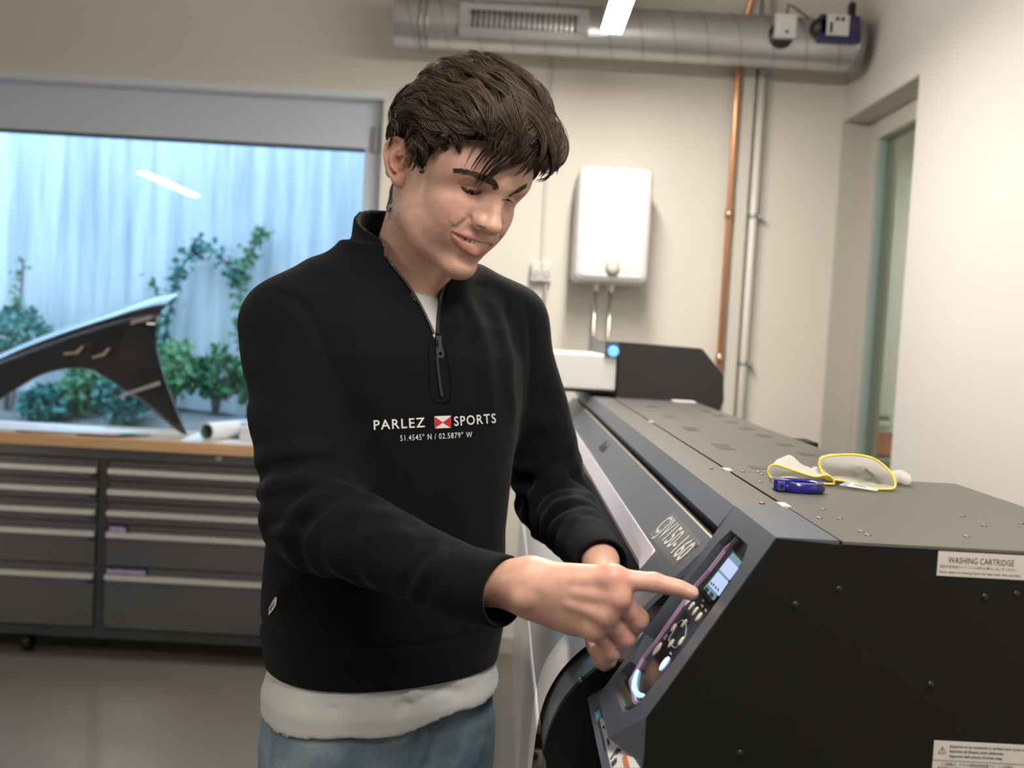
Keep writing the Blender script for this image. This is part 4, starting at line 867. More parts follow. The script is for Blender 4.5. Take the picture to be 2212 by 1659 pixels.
def head_field():
    H = Field((-.125, -.112, -.235), (.140, .105, .150), .00135)
    M = lambda p: [(p[0], s*p[1], p[2]) for s in (-1, 1)]
    H.ell((-.012, 0, .043), (.098, .077, .090), .01)
    H.ell((.036, 0, .058), (.054, .064, .052), .03)
    H.ell((.034, 0, -.012), (.056, .058, .072), .03)
    for p in M((.066, .020, .062)): H.ell(p, (.024, .030, .024), .02)
    for s in (-1, 1):
        H.chain([(-.006, s*.058, -.010), (.002, s*.0555, -.054), (.042, s*.038, -.077), (.080, s*.012, -.086)], [.015, .0165, .0165, .014], .028)
        H.ell((.030, s*.032, -.045), (.042, .030, .040), .03)
        H.ell((.058, s*.042, -.002), (.021, .0180, .015), .025)        # cheekbone
        H.ell((.062, s*.033, -.025), (.0250, .0220, .027), .025)       # cheek
        H.ell((.036, s*.060, .045), (.035, .014, .03), .02)          # temple
    H.ell((.087, 0, -.0845), (.0150, .0205, .0145), .018)              # chin
    H.ell((.081, 0, -.044), (.0205, .0275, .026), .022)               # muzzle
    for s in (-1, 1): H.chain([(.0870, 0, .046), (.0835, s*.022, .0475), (.071, s*.046, .0455)], [.0095, .0105, .009], .018)   # brow ridge
    for s in (-1, 1): H.ell((.0945, s*.0325, .0240), (.0165, .0190, .0105), .013, 's')     # eye socket
    for s in (-1, 1): H.ell((.0895, s*.0195, .021), (.007, .0055, .010), .010, 's')
    # nose
    H.chain([(.0885, 0, .041), (.0935, 0, .029), (.1045, 0, .009), (.1130, 0, -.006)], [.0085, .0072, .0084, .0096], .012)
    H.ell((.1135, 0, -.0072), (.0105, .0112, .0100), .008)
    for s in (-1, 1):
        H.ell((.0985, s*.0130, -.0118), (.0112, .0072, .0084), .008)
        H.cone((.083, s*.011, .022), (.092, s*.0125, -.006), .009, .0105, .014)
    # eyeballs covered by lids: the upper lid comes low because he looks down
    for s in (-1, 1):
        c = np.array([.0680, s*.0320, .0232]); r = .0146
        def lid(X, Y, Z, c=c, r=r, s=s, up=True):
            x, y, z = X-c[0], Y-c[1], Z-c[2]; d = np.sqrt(x*x+y*y+z*z)
            if up: pl = (-.0034+20*y*y+.04*y*s)-z
            else: pl = z-(-.0066+34*y*y+.04*y*s)
            return np.maximum(np.maximum(d-r, .0112-d), np.maximum(pl, -x))
        H.op(lambda X, Y, Z: lid(X, Y, Z), c-r, c+r, .0030)
        H.op(lambda X, Y, Z: lid(X, Y, Z, up=False, r=.0140), c-r, c+r, .0040)
        pass
    # eye slits
    for s in (-1, 1):
        sl = [hsurf(H, *p) for p in ((997, 404), (1006, 411), (1018, 415.5), (1030, 416), (1040, 413))]; sl = [p-np.array([.0014, 0, 0]) for p in sl]; sl = sl if s < 0 else mir(sl)
        H.chain(sl, [.0008, .0026, .0033, .0030, .0010], .0010, 's')
    crease(H, ((984, 397), (1000, 400), (1016, 404.5), (1032, 407), (1043, 407)), .0010, .0014)
    crease(H, ((1004, 424), (1020, 431), (1036, 430)), .0007, .003)
    # lips, slightly parted in a smile: guides picked on the face, mirrored to the other side
    ml = [hsurf(H, *p) for p in ((977, 503), (988, 509), (1002, 516.5), (1018, 523))]; mid = np.array([ml[-1][0]+.003, 0, ml[-1][2]+.0005])
    ul = [hsurf(H, *p) for p in ((979, 504), (990, 507), (1006, 510), (1022, 514))]; ll = [hsurf(H, *p) for p in ((979, 507), (988, 520), (1000, 532), (1014, 541))]
    um = np.array([ul[-1][0]+.0035, 0, ul[-1][2]-.0002]); lm = np.array([ll[-1][0]+.0035, 0, ll[-1][2]-.0012])
    up_ = ul+[um]; up_ = up_+mir(ul, .86)[::-1]; lo_ = ll+[lm]+mir(ll, .86)[::-1]; mo = ml+[mid]+mir(ml, .86)[::-1]; o_ = lambda P, d: [np.asarray(p)+np.array([d, 0, 0]) for p in P]
    H.chain(o_(up_, -.0018), [.0010, .0024, .0033, .0038, .0037, .0038, .0033, .0024, .0010], .005)
    H.chain(o_(lo_, -.0020), [.0010, .0030, .0042, .0048, .0050, .0048, .0042, .0030, .0010], .006)
    H.chain(o_(mo, .0012), [.0012, .0025, .0032, .0034, .0032, .0032, .0026, .0014, .0005], .0016, 's')
    H.chain(o_(mo, -.006)[1:-1], [.0014, .0028, .0034, .0034, .0034, .0028, .0014], .001, 's')
    global MOUTH, UPL, LOL
    MOUTH, UPL, LOL = mo, up_, lo_
    crease(H, ((1021, 463), (1008, 474), (990, 487), (978, 496)), .0019, .0034)
    crease(H, ((1004, 462), (990, 474), (975, 486)), -.0016, .008)                       # cheek pushed up by the smile
    crease(H, ((1017, 466), (1015, 474), (1020, 482)), .0011, .0020)                     # wing of the nose
    crease(H, ((1029, 488), (1040, 493.5), (1051, 498)), .0034, .0019)                     # nostril
    crease(H, ((973, 501), (975, 507), (978, 513)), .0008, .0034)
    H.ell((.1000, 0, -.0690), (.005, .016, .0050), .010, 's')          # groove under the lower lip
    H.chain([(.1068, 0, -.024), (.1060, 0, -.030)], [.0008, .0010], .005, 's')
    # ears: outline picked from the visible one, mirrored to the other side
    eb = np.array([-.0225, -.0775, .004]); ef = np.array([.985, .17, 0]); eo = np.array([.17, -.985, 0]); eu = np.array([0, 0, 1.])
    def ep(px, py, o):
        r = HR.T@ray(px, py)/HS; q = HR.T@(CAM-HP)/HS; return q+r*(((eb+eo*o-q)@eo)/(r@eo))
    ol = [ep(*p, o) for p, o in (((877, 318), .001), ((870, 306), .004), ((858, 299.5), .0065), ((845, 301), .008), ((836, 312), .009), ((833, 326), .009), ((833.5, 342), .009), ((836, 358), .008), ((843, 374), .0065), ((852, 388), .005))]
    mid_ = np.mean(ol, axis=0); lobe = ep(861, 391, .003); con = ep(860, 349, .0095); Rm = np.stack([ef, eo, eu], 1)
    ah = [ep(*p, .0095) for p in ((862, 322), (850, 330), (845, 344), (847, 358), (856, 368))]; tra = ep(873, 352, .006); root = ep(873, 345, -.004); sc = [ep(*p, .0115) for p in ((860, 309), (847, 311), (840, 324), (839.5, 340), (841.5, 354))]
    for s in (-1, 1):
        m_ = (lambda p: np.asarray(p)) if s < 0 else (lambda p: np.asarray(p)*np.array([1, -1, 1])); R_ = Rm if s < 0 else Rm*np.array([[1], [-1], [1]])
        bc = m_(ep(855, 343, .002)); H.ell(bc, (.0165, .0050, .0285), .006, R=R_); H.ell(m_(ep(858, 335, .0035)), (.0150, .0045, .0210), .005, R=R_); H.cone(m_(root), bc, .012, .010, .010)
        H.chain([m_(p) for p in ol], [.0030, .0034, .0036, .0036, .0036, .0035, .0034, .0034, .0038, .0044], .004); H.ell(m_(lobe), (.0078, .0045, .0085), .006, R=R_); H.cone(m_(ep(868, 380, .002)), m_(lobe), .006, .006, .006)
        H.chain([m_(p) for p in ah], [.0024, .0027, .0028, .0028, .0030], .004)
        H.ell(m_(con), (.0085, .0085, .0115), .004, 's', R=R_); H.chain([m_(p) for p in sc], [.0008, .0016, .0019, .0017, .0008], .003, 's')
        H.ell(m_(tra), (.0042, .0045, .0060), .004, R=R_); H.chain([m_(ep(862, 336, .008)), m_(ep(870, 334.5, .006))], .0016, .003)
    # neck with its muscles
    nb = (np.array([-.160, 1.495, 1.475])-HP)@HR/HS; nf = (np.array([-.135, 1.452, 1.480])-HP)@HR/HS
    H.cone((-.034, 0, -.045), nb, .058, .068, .03); H.cone((.012, 0, -.070), nf, .034, .040, .025)
    for s in (-1, 1): H.cone((-.036, s*.050, -.030), nf+np.array([0, s*.02, 0]), .013, .010, .02)
    H.ell((.056, 0, -.120), (.012, .010, .014), .02)
    return H
HD = head_field()
hv_l, hf_l = HD.mesh(2, solid=True)
def head_tint(p):
    c = np.tile(SKIN, (len(p), 1)); g = lambda q, r: np.exp(-(((p-np.asarray(q))/np.asarray(r))**2).sum(1))[:, None]
    red = np.array([.60, .24, .18]); 
    for s in (-1, 1): c = c+(red-c)*.62*g((.066, s*.042, -.010), (.022, .018, .018)); c = c+(np.array([.63, .26, .20])-c)*.60*g((-.022, s*.086, .006), (.03, .012, .035))
    c = c+(red-c)*.45*g((.112, 0, -.008), (.014, .014, .012))
    c = c+(np.array([.47, .30, .21])-c)*.40*g((.085, 0, -.080), (.03, .035, .02))                  # faint stubble tone
    def seg(P, r):
        d = np.full(len(p), 9.)
        for a, b in zip(P[:-1], P[1:]):
            a, b = np.array(a), np.array(b); t = np.clip(((p-a)@(b-a))/((b-a)@(b-a)), 0, 1); d = np.minimum(d, np.linalg.norm(p-a-t[:, None]*(b-a), axis=1))
        return np.clip((r-d)/.0022, 0, 1)[:, None]
    ps = lambda P, d: [tuple(np.asarray(p)+np.array([d, 0, 0])) for p in P]
    lip = np.maximum(seg(ps(UPL, .001), .0058), seg(ps(LOL, .001), .0070))
    c = c+(np.array([.50, .215, .195])-c)*.78*lip
    cav = seg(ps(MOUTH, -.0075), .0045); c = c+(np.array([.22, .06, .055])-c)*.9*cav
    for s in (-1, 1): c = c+(np.array([.38, .19, .13])-c)*.35*g((.074, s*.033, .020), (.012, .018, .006))
    return c
HT = head_tint(hv_l)
head_V, head_F = hw(hv_l), hf_l
m_skin = tint_mat('skin', .46, .45, sss=.30, mottle=.10, bump=.35, bscale=700, bdist=.0003)
# ------------------------------------------------------------------ hands
def finger(H, P, r, k=.006): H.chain(P, r, k)
RW = aty(1128, 1262, 1.096); RE = aty(668, 1112, 1.285)
def right_hand():
    H = Field((-.115, 1.005, 1.055), (.245, 1.20, 1.235), .00125)
    mc = [aty(1322, 1250, 1.070), aty(1334, 1292, 1.066), aty(1309, 1328, 1.070), aty(1284, 1358, 1.080)]
    w0 = [aty(1150, 1244, 1.094), aty(1148, 1257, 1.090), aty(1144, 1272, 1.091), aty(1136, 1286, 1.096)]
    for a, b, rb in zip(w0, mc, (.0135, .0132, .0125, .0120)): H.cone(a, b, .0150, rb, .014)
    back = np.array([0, .012, -.004])
    for a, b in zip(w0, mc): H.cone(a+back, b+back*1.1, .0150, .0115, .014)
    H.cone(aty(1230, 1330, 1.10), aty(1150, 1305, 1.105), .018, .016, .015)
    # wrist and forearm
    d = (RW-RE)/np.linalg.norm(RW-RE); up = aty(1128, 1230, 1.096)-aty(1128, 1262, 1.096)
    fe = aty(1000, 1257, 1.150)
    H.cone(w0[0]+np.array([0, .006, 0])-d*.0, fe+up*.35, .0155, .017, .02); H.cone(w0[3]+np.array([0, .006, 0]), fe-up*.35, .0155, .017, .02); H.cone(RW, fe, .018, .020, .02)
    H.ell(aty(1128, 1292, 1.080), (.010, .008, .009), .012)                                             # ulna head
    # index stretched out
    I = [mc[0], aty(1412, 1258, 1.064), aty(1468, 1271, 1.060), aty(1493, 1281, 1.058)]
    finger(H, I, [.0122, .0104, .0093, .0082], .008); H.ell(I[1], (.0106, .0106, .0106), .004)
    # three curled fingers
    for m, p, q, t, rr in ((mc[1], aty(1377, 1338, 1.080), aty(1356, 1372, 1.104), aty(1330, 1362, 1.112), .0113), (mc[2], aty(1350, 1377, 1.084), aty(1328, 1402, 1.106), aty(1306, 1386, 1.112), .0108), (mc[3], aty(1323, 1405, 1.092), aty(1308, 1423, 1.110), aty(1292, 1404, 1.114), .0098)):
        F_ = Field(H.lo, H.lo+H.h*2, H.h); F_.n = H.n; F_.f = np.full(H.n, .5, np.float32); F_.chain([m, p], [rr*1.0, rr*1.03], .003); F_.ell(p, (rr*1.03,)*3, .004); F_.chain([p, q, t], [rr*.98, rr*.92, rr*.8], .005)
        kk = .0028; hh = np.maximum(kk-np.abs(H.f-F_.f), 0)/kk; H.f = np.minimum(H.f, F_.f)-hh*hh*kk*.25
    for m, rr in zip(mc, (.0120, .0128, .0118, .0108)): H.ell(m+np.array([-.001, -.0035, .002]), (rr,)*3, .012)     # knuckles
    for m, w in zip(mc[:3], w0[:3]): H.cone(m+np.array([-.006, -.0085, .002]), m*.5+w*.5+np.array([0, -.0120, .001]), .0016, .0008, .010)   # tendons
    # thumb tucked behind the palm
    H.chain([aty(1180, 1240, 1.118), aty(1255, 1255, 1.128), aty(1310, 1285, 1.130), aty(1335, 1310, 1.126)], [.016, .0130, .0112, .0085], .008)
    for t in (.46, .52): 
        c = I[0]*(1-t*1.9)+I[1]*t*1.9 if False else I[1]+(t-.49)*np.array([.06, 0, 0])
        H.chain([c+np.array([0, -.0112, .004]), c+np.array([.0004, -.0108, -.004])], .0004, .0012, 's')
    return H, I
RH, RI = right_hand(); rh_V, rh_F = RH.mesh(2, solid=True)
LW = aty(1296, 1212, 1.345); LE = aty(1200, 1085, 1.60)
def left_hand():
    H = Field((.06, 1.10, 1.00), (.20, 1.47, 1.21), .0018)
    d = (LW-LE)/np.linalg.norm(LW-LE); H.cone(LW-d*.09, LW, .027, .023, .02)
    k = [aty(1290, 1318, 1.245), aty(1304, 1322, 1.235), aty(1318, 1328, 1.228), aty(1330, 1336, 1.224)]
    for q in k: H.cone(LW, q, .018, .0125, .014)
    for a, (b, c) in zip(k, (((1282, 1380), (1287, 1408)), ((1296, 1392), (1292, 1428)), ((1310, 1396), (1306, 1436)), ((1322, 1398), (1318, 1430)))):
        H.chain([a, aty(*b, 1.196), aty(*c, 1.166)], [.0112, .0102, .0080], .0035)
    H.chain([LW+np.array([0, -.02, -.02]), aty(1275, 1330, 1.25), aty(1285, 1400, 1.20)], [.015, .013, .0095], .01)
    return H
lh_V, lh_F = left_hand().mesh(2, solid=True)
def hand_tint(V, centers):
    c = np.tile(SKIN*np.array([1.0, .96, .95]), (len(V), 1))
    for q, r in centers: c = c+(np.array([.60, .27, .21])-c)*.42*np.exp(-(((V-q)/r)**2).sum(1))[:, None]
    return c
kn = [(aty(1330, 1245, 1.06), .016), (aty(1334, 1290, 1.06), .016), (aty(1378, 1338, 1.07), .014), (aty(1352, 1378, 1.075), .014), (aty(1325, 1405, 1.085), .014), (aty(1412, 1258, 1.06), .010), (aty(1490, 1280, 1.055), .012)]
rh_T = hand_tint(rh_V, kn); lh_T = hand_tint(lh_V, [])
# ------------------------------------------------------------------ torso shape shared by body, shirt and sweater
BC = np.array([-.163, 1.468]); BL = np.array([.839, .545]); BF = np.array([.545, -.839])
PZ = np.array([.84, .90, .955, 1.00, 1.06, 1.15, 1.25, 1.34, 1.41, 1.455, 1.49, 1.515, 1.55, 1.60])
PA = np.array([.172, .176, .176, .184, .184, .180, .186, .196, .196, .180, .150, .110, .082, .075])
PB = np.array([.120, .126, .130, .138, .138, .132, .130, .130, .126, .114, .100, .088, .080, .075])
PC = np.array([.010, .010, .008, .004, .004, .004, .006, .008, .004, -.004, -.012, -.012, -.008, -.004])
def torso(X, Y, Z, off=0.0):
    a = np.interp(Z.ravel(), PZ, PA).reshape(Z.shape)+off; b = np.interp(Z.ravel(), PZ, PB).reshape(Z.shape)+off; c = np.interp(Z.ravel(), PZ, PC).reshape(Z.shape)
    l = (X-BC[0])*BL[0]+(Y-BC[1])*BL[1]; f = (X-BC[0])*BF[0]+(Y-BC[1])*BF[1]-c
    p = 2.25; q = (np.abs(l/a)**p+np.abs(f/b)**p)**(1/p)+1e-6
    g = np.sqrt((l/a**2)**2+(f/b**2)**2)/np.sqrt((l/a)**2+(f/b)**2+1e-9)+1e-6
    return (q-1)/g
def lf(p): d = np.asarray(p)[:2]-BC; return d@BL, d@BF
def bw(l, f, z): q = BC+BL*l+BF*f; return np.array([q[0], q[1], z])
RS = aty(622, 706, 1.39); LS = aty(1098, 704, 1.575)
def surf(H, px, py, y0=.95, y1=1.9):
    """first hit of a field along the picture ray"""
    r = ray(px, py); ys = np.arange(y0, y1, .0015); P = CAM+r*(ys/r[1])[:, None]; I = (P-H.lo)/H.h; ok = ((I >= 0) & (I < H.n-1.001)).all(1); v = np.ones(len(ys))
    J = np.floor(I[ok]).astype(int); t = I[ok]-J; acc = 0
    for i in (0, 1):
        for j in (0, 1):
            for k in (0, 1): acc = acc+H.f[J[:, 0]+i, J[:, 1]+j, J[:, 2]+k]*np.abs(1-i-t[:, 0])*np.abs(1-j-t[:, 1])*np.abs(1-k-t[:, 2])
    v[ok] = acc; w = np.where(v < 0)[0]
    return P[w[0]] if len(w) else None
def ridge(H, pts, amp, w, pad=None, sign=1, **kw):
    """raise (or lower) a soft fold along a picture polyline lying on the surface"""
    P = [p if len(p) == 3 else surf(H, *p, **kw) for p in pts]; P = [np.asarray(p) for p in P if p is not None]
    if len(P) < 2: return
    A = np.array(P); n = len(P)
    def fn(X, Y, Z):
        best = None
        for i in range(n-1):
            a, ba = P[i], P[i+1]-P[i]; L2 = float(ba@ba)+1e-12; x, y, z = X-a[0], Y-a[1], Z-a[2]; t = np.clip((x*ba[0]+y*ba[1]+z*ba[2])/L2, 0, 1)
            s_ = (i+t)/(n-1); q = np.exp(-((x-ba[0]*t)**2+(y-ba[1]*t)**2+(z-ba[2]*t)**2)/(w*w))*np.clip(np.minimum(s_, 1-s_)*5, .15, 1)
            best = q if best is None else np.maximum(best, q)
        return -sign*amp*best
    H.op(fn, A.min(0), A.max(0), .01, 'add', pad=2.6*w)
# ------------------------------------------------------------------ sweater
def sleeve(H, S, E, W_, r, ph, folds, k=.035):
    """upper arm and forearm with wrinkles: folds = (centre along arm, spread, wavelength, amp, skew, phase)"""
    for seg, (a, b, ra, rb) in enumerate(((S, E, r[0], r[1]), (E, W_, r[1]*.98, r[2]))):
        a, b = np.asarray(a), np.asarray(b); ba = b-a; L = np.linalg.norm(ba); d = ba/L
        u = np.cross(d, ph); u /= np.linalg.norm(u); w = np.cross(d, u)
        def fn(X, Y, Z, a=a, ba=ba, L=L, d=d, u=u, w=w, ra=ra, rb=rb, seg=seg):
            x, y, z = X-a[0], Y-a[1], Z-a[2]; s = x*d[0]+y*d[1]+z*d[2]; t = np.clip(s/L, 0, 1)
            cu = x*u[0]+y*u[1]+z*u[2]; cw = x*w[0]+y*w[1]+z*w[2]; rad = np.sqrt((x-ba[0]*t)**2+(y-ba[1]*t)**2+(z-ba[2]*t)**2); an = np.arctan2(cw, cu)
            R = ra+(rb-ra)*t+(.006*np.sin(PI*t) if seg == 0 else .004*np.sin(PI*np.minimum(1, t*1.4)))
            T = s/L+seg
            for (c, sp, wl, am, sk, p0) in folds:
                ev = np.exp(-((T-c)/sp)**2); sn = np.sin(2*PI*(s/wl+sk*np.cos(an-p0))+3*np.sin(an*1.0+c*7)); R = R+am*ev*(np.abs(sn)**.7*np.sign(sn))*(.55+.45*np.cos(an-p0))
            return rad-R
        m = max(ra, rb)+.02; H.op(fn, np.minimum(a, b)-m, np.maximum(a, b)+m, k if seg == 0 else .03, 'u')
def cuff(a, d, r, L, m):
    """ribbed knit tube with a rolled rim"""
    d = d/np.linalg.norm(d); u = np.cross(d, (0, 0, 1.)); u /= np.linalg.norm(u); w = np.cross(d, u); n = 132; prof = [(-.006, r+.0005), (-.002, r+.0035), (.004, r+.0020), (L*.5, r+.0012), (L-.004, r+.0005), (L, r-.0010), (L-.001, r-.0035), (L*.5, r-.0050), (.0, r-.006)]; g = []
    for k in range(n):
        rib = .0005 if k % 2 else -.0005; a_ = 2*PI*k/n; g.append([a+d*h+(math.cos(a_)*u+math.sin(a_)*w)*(q+(rib if i in (2, 3, 4) else 0)) for i, (h, q) in enumerate(prof)])
    return MB().sheet(g, closed_u=True).build('cuff', m, sweater, smooth=True)
RCU = aty(998, 1257, 1.150); RCD = aty(1092, 1279, 1.108)-RCU; LCU = aty(1268, 1178, 1.415); LCD = aty(1300, 1222, 1.335)-LCU
CC = np.array([-.150, 1.480])
def collar_z(X, Y): return 1.590-.44*((X-CC[0])*BF[0]+(Y-CC[1])*BF[1])
VA, VL, VR = (-.016, 1.437), (-.062, 1.552), (.030, 1.545)
def lz(p): return (lf(p)[0], p[2])
def sweater_field():
    H = Field((-.43, 1.10, .925), (.185, 1.72, 1.665), .0035)
    def body(X, Y, Z): return np.maximum(torso(X, Y, Z), np.maximum(.955-Z, Z-1.56))
    H.op(body, (-.42, 1.22, .955), (.12, 1.72, 1.56), .01)
    for S_, s in ((RS, -1), (LS, 1)):
        nb_ = bw(s*.055, -.02, 1.505); H.chain([nb_, (nb_+S_)/2+np.array([0, 0, .014]), S_+np.array([0, 0, .006])], [.055, .058, .058], .05)
    # sleeves
    sleeve(H, RS, RE, RCU, (.060, .056, .0425), np.array([0, -1., .35]), [(.88, .16, .045, .0060, .35, -1.2), (1.12, .14, .040, .0062, .45, -1.2), (1.45, .18, .050, .0030, .3, -.8), (1.86, .10, .030, .0030, .2, 0), (.35, .25, .09, .0035, .5, .5)])
    sleeve(H, LS, LE, LCU, (.054, .055, .040), np.array([.3, -1., .2]), [(.90, .18, .042, .0075, .35, -.5), (1.2, .22, .040, .0080, .4, -.5), (1.7, .22, .035, .0045, .3, 0), (.4, .3, .08, .0035, .4, .5)])
    # blousing and hem band
    def hem(X, Y, Z): return np.maximum(torso(X, Y, Z, -.004), np.maximum(.955-Z, Z-1.015))
    H.op(lambda X, Y, Z: np.abs(torso(X, Y, Z, .004))*.55+np.abs(Z-1.018)*.9-.004, (-.42, 1.22, 1.0), (.12, 1.72, 1.03), .012, 's')
    # soft folds of the front and the waist
    for pts, am, w in ((((1000, 620), (1030, 700), (1050, 800), (1062, 900)), .0055, .016), (((1065, 640), (1085, 720), (1100, 830), (1108, 930)), .0055, .015), (((985, 640), (985, 760), (990, 850)), .003, .012),
                       (((640, 1290), (700, 1230), (740, 1160)), .007, .02), (((590, 1330), (640, 1240), (660, 1180)), .006, .016), (((720, 1390), (860, 1385), (1000, 1350)), .004, .02), (((960, 1000), (1000, 1130), (1040, 1250)), .004, .025),
                       (((800, 640), (780, 760), (790, 900)), .004, .03), (((720, 700), (735, 830), (770, 960)), -.006, .022), (((700, 560), (640, 600), (600, 640)), .003, .02)):
        ridge(H, pts, am, w)
    # sleeve head seams
    ridge(H, ((575, 628), (640, 648), (685, 700), (712, 790), (725, 880)), -.0035, .007); ridge(H, ((1128, 640), (1146, 720), (1148, 800), (1142, 900)), -.0035, .006)
    # folds on the right forearm and elbow
    for pts, am, w in ((((705, 1040), (770, 1065), (822, 1090)), .0075, .011), (((735, 1110), (800, 1105), (870, 1125)), .006, .011), (((770, 1165), (850, 1150), (930, 1165)), .005, .012), (((700, 990), (760, 1000), (800, 1040)), .006, .012), (((900, 1240), (960, 1225), (1010, 1200)), .004, .012), (((620, 960), (660, 1040), (700, 1100)), .004, .02), (((880, 1120), (905, 1150), (925, 1190)), -.004, .010), (((965, 1160), (985, 1200), (990, 1260)), -.004, .010)):
        ridge(H, pts, am, w)
    # folds on the left sleeve
    for pts, am, w in ((((1150, 1005), (1200, 985), (1245, 960)), .008, .011), (((1150, 1050), (1210, 1040), (1262, 1015)), .008, .011), (((1165, 1100), (1230, 1085), (1285, 1070)), .007, .010), (((1190, 1150), (1240, 1120), (1295, 1110)), .006, .010), (((1210, 1180), (1260, 1150), (1310, 1150)), .005, .009), (((1160, 930), (1210, 900), (1235, 880)), .004, .014)):
        ridge(H, pts, am, w)
    # opening below the collar
    # hollow neck
    def neckhole(X, Y, Z): return np.maximum(np.sqrt((X-CC[0])**2+(Y-CC[1])**2)-.078, 1.47-Z)
    H.op(neckhole, (CC[0]-.09, CC[1]-.09, 1.46), (CC[0]+.09, CC[1]+.09, 1.64), .004, 's')
    # stand collar
    def collar(X, Y, Z):
        f = (X-CC[0])*BF[0]+(Y-CC[1])*BF[1]; zt = collar_z(X, Y); R = .083+.05*np.clip(zt-Z, 0, .08)*1.6; r = np.sqrt((X-CC[0])**2+(Y-CC[1])**2)
        return np.maximum(np.abs(r-R)-.0042, np.maximum(Z-zt, zt-.075-Z))
    H.op(collar, (CC[0]-.1, CC[1]-.1, 1.46), (CC[0]+.1, CC[1]+.1, 1.65), .007)
    H.op(lambda X, Y, Z: np.abs(np.sqrt((X-CC[0])**2+(Y-CC[1])**2)-.092)+np.abs(Z-collar_z(X, Y)+.062)-.004+np.clip(((X-CC[0])*BL[0]+(Y-CC[1])*BL[1])*.5, 0, .05), (CC[0]-.1, CC[1]-.1, 1.46), (CC[0]+.1, CC[1]+.1, 1.60), .006, 's')
    global ZIP_L, ZIP_R
    ZIP_L = [surf(H, *p, y1=1.47) for p in ((833, 554), (845, 571), (858, 588), (882, 618), (905, 655), (925, 695), (936, 722), (941, 738))]
    ZIP_R = [surf(H, *p, y1=1.47) for p in ((998, 578), (986, 586), (970, 600), (958, 620), (950, 650), (947, 690), (945, 722), (943, 738))]
    ZIP_L = [p for p in ZIP_L if p is not None]; ZIP_R = [p for p in ZIP_R if p is not None]
    poly = [lz(p) for p in ZIP_L]+[lz(p) for p in ZIP_R[::-1]]; poly = [(poly[0][0]+.004, poly[0][1]+.12)]+poly+[(poly[-1][0]-.004, poly[-1][1]+.12)]
    def vcut(X, Y, Z):
        l = (X-BC[0])*BL[0]+(Y-BC[1])*BL[1]; f = (X-BC[0])*BF[0]+(Y-BC[1])*BF[1]; l, zz_ = np.broadcast_arrays(l, Z)
        l = l+0*zz_; d = np.full(l.shape, 9., np.float32); ins = np.zeros(l.shape, bool); n = len(poly)
        for i in range(n):
            (ax_, az_), (bx_, bz_) = poly[i], poly[(i+1) % n]; ex, ez = bx_-ax_, bz_-az_; t = np.clip(((l-ax_)*ex+(zz_-az_)*ez)/(ex*ex+ez*ez+1e-12), 0, 1)
            d = np.minimum(d, np.hypot(l-ax_-ex*t, zz_-az_-ez*t)); c_ = ((az_ > zz_) != (bz_ > zz_)) & (l < (bx_-ax_)*(zz_-az_)/(bz_-az_+1e-12)+ax_); ins ^= c_
        return np.maximum(np.where(ins, -d, d), .0-f)
    H.op(vcut, (-.30, 1.28, 1.40), (.03, 1.50, 1.66), .003, 's')
    return H
SWF = sweater_field(); sw_V, sw_F = SWF.mesh(2)
def fabric(name, col, rough=.9, sheen=.3, weave=900., bump=.35, var=.10):
    m = mat(name, col, rough, sheen=sheen, spec=.12, bump=bump, bscale=weave, bdist=.0006, var=var, vscale=14); m.node_tree.nodes['Principled BSDF'].inputs['Sheen Roughness'].default_value = .5; return m
m_swe = fabric('black_fleece', (.0028, .0036, .0054), .85, .04)
sweater = quick_obj('sweater', sw_V, sw_F, m_swe, man)
cuff(RCU, RCD, .0405, float(np.linalg.norm(RCD)), m_swe); cuff(LCU, LCD, .0375, float(np.linalg.norm(LCD)), m_swe)
# ------------------------------------------------------------------ t-shirt, body, jeans
def tee_field():
    H = Field((-.40, 1.24, .84), (.09, 1.70, 1.56), .0038)
    def fn(X, Y, Z):
        l = (X-BC[0])*BL[0]+(Y-BC[1])*BL[1]; f = (X-BC[0])*BF[0]+(Y-BC[1])*BF[1]; lo = .908+.10*np.clip(l, -.2, .2)*1.0-.06*f+.004*np.sin(l*40)
        return np.maximum(torso(X, Y, Z, -.007+.012*np.clip((.958-Z)/.04, 0, 1)), np.maximum(lo-Z, Z-1.55))
    H.op(fn, (-.40, 1.24, .84), (.09, 1.70, 1.56), .01)
    H.op(lambda X, Y, Z: np.maximum(np.sqrt((X+.142)**2+(Y-1.45)**2)-.078, 1.512-.30*((X+.142)*BF[0]+(Y-1.45)*BF[1])-Z), (-.25, 1.34, 1.42), (-.03, 1.56, 1.56), .004, 's')
    for pts, am, w in ((((880, 1520), (890, 1500), (905, 1485)), .004, .010), (((930, 1480), (975, 1490), (1000, 1505)), -.004, .008), (((960, 1475), (1000, 1468), (1040, 1450)), .004, .008), (((850, 1545), (870, 1530), (880, 1500)), -.004, .009), (((570, 1530), (720, 1532), (880, 1520), (1000, 1475), (1090, 1400)), -.0022, .004), (((620, 1500), (650, 1530), (655, 1555)), .002, .02), (((760, 1500), (770, 1530), (772, 1550)), .0025, .02)): ridge(H, pts, am, w)
    return H
TEF = tee_field(); te_V, te_F = TEF.mesh(3)
tee = quick_obj('t_shirt', te_V, te_F, mat('white_cotton', (.52, .53, .525), .85, bump=.2, bscale=900, bdist=.0004), man)
HL = bw(-.088, .0, .0); HRr = bw(.088, .0, .0)
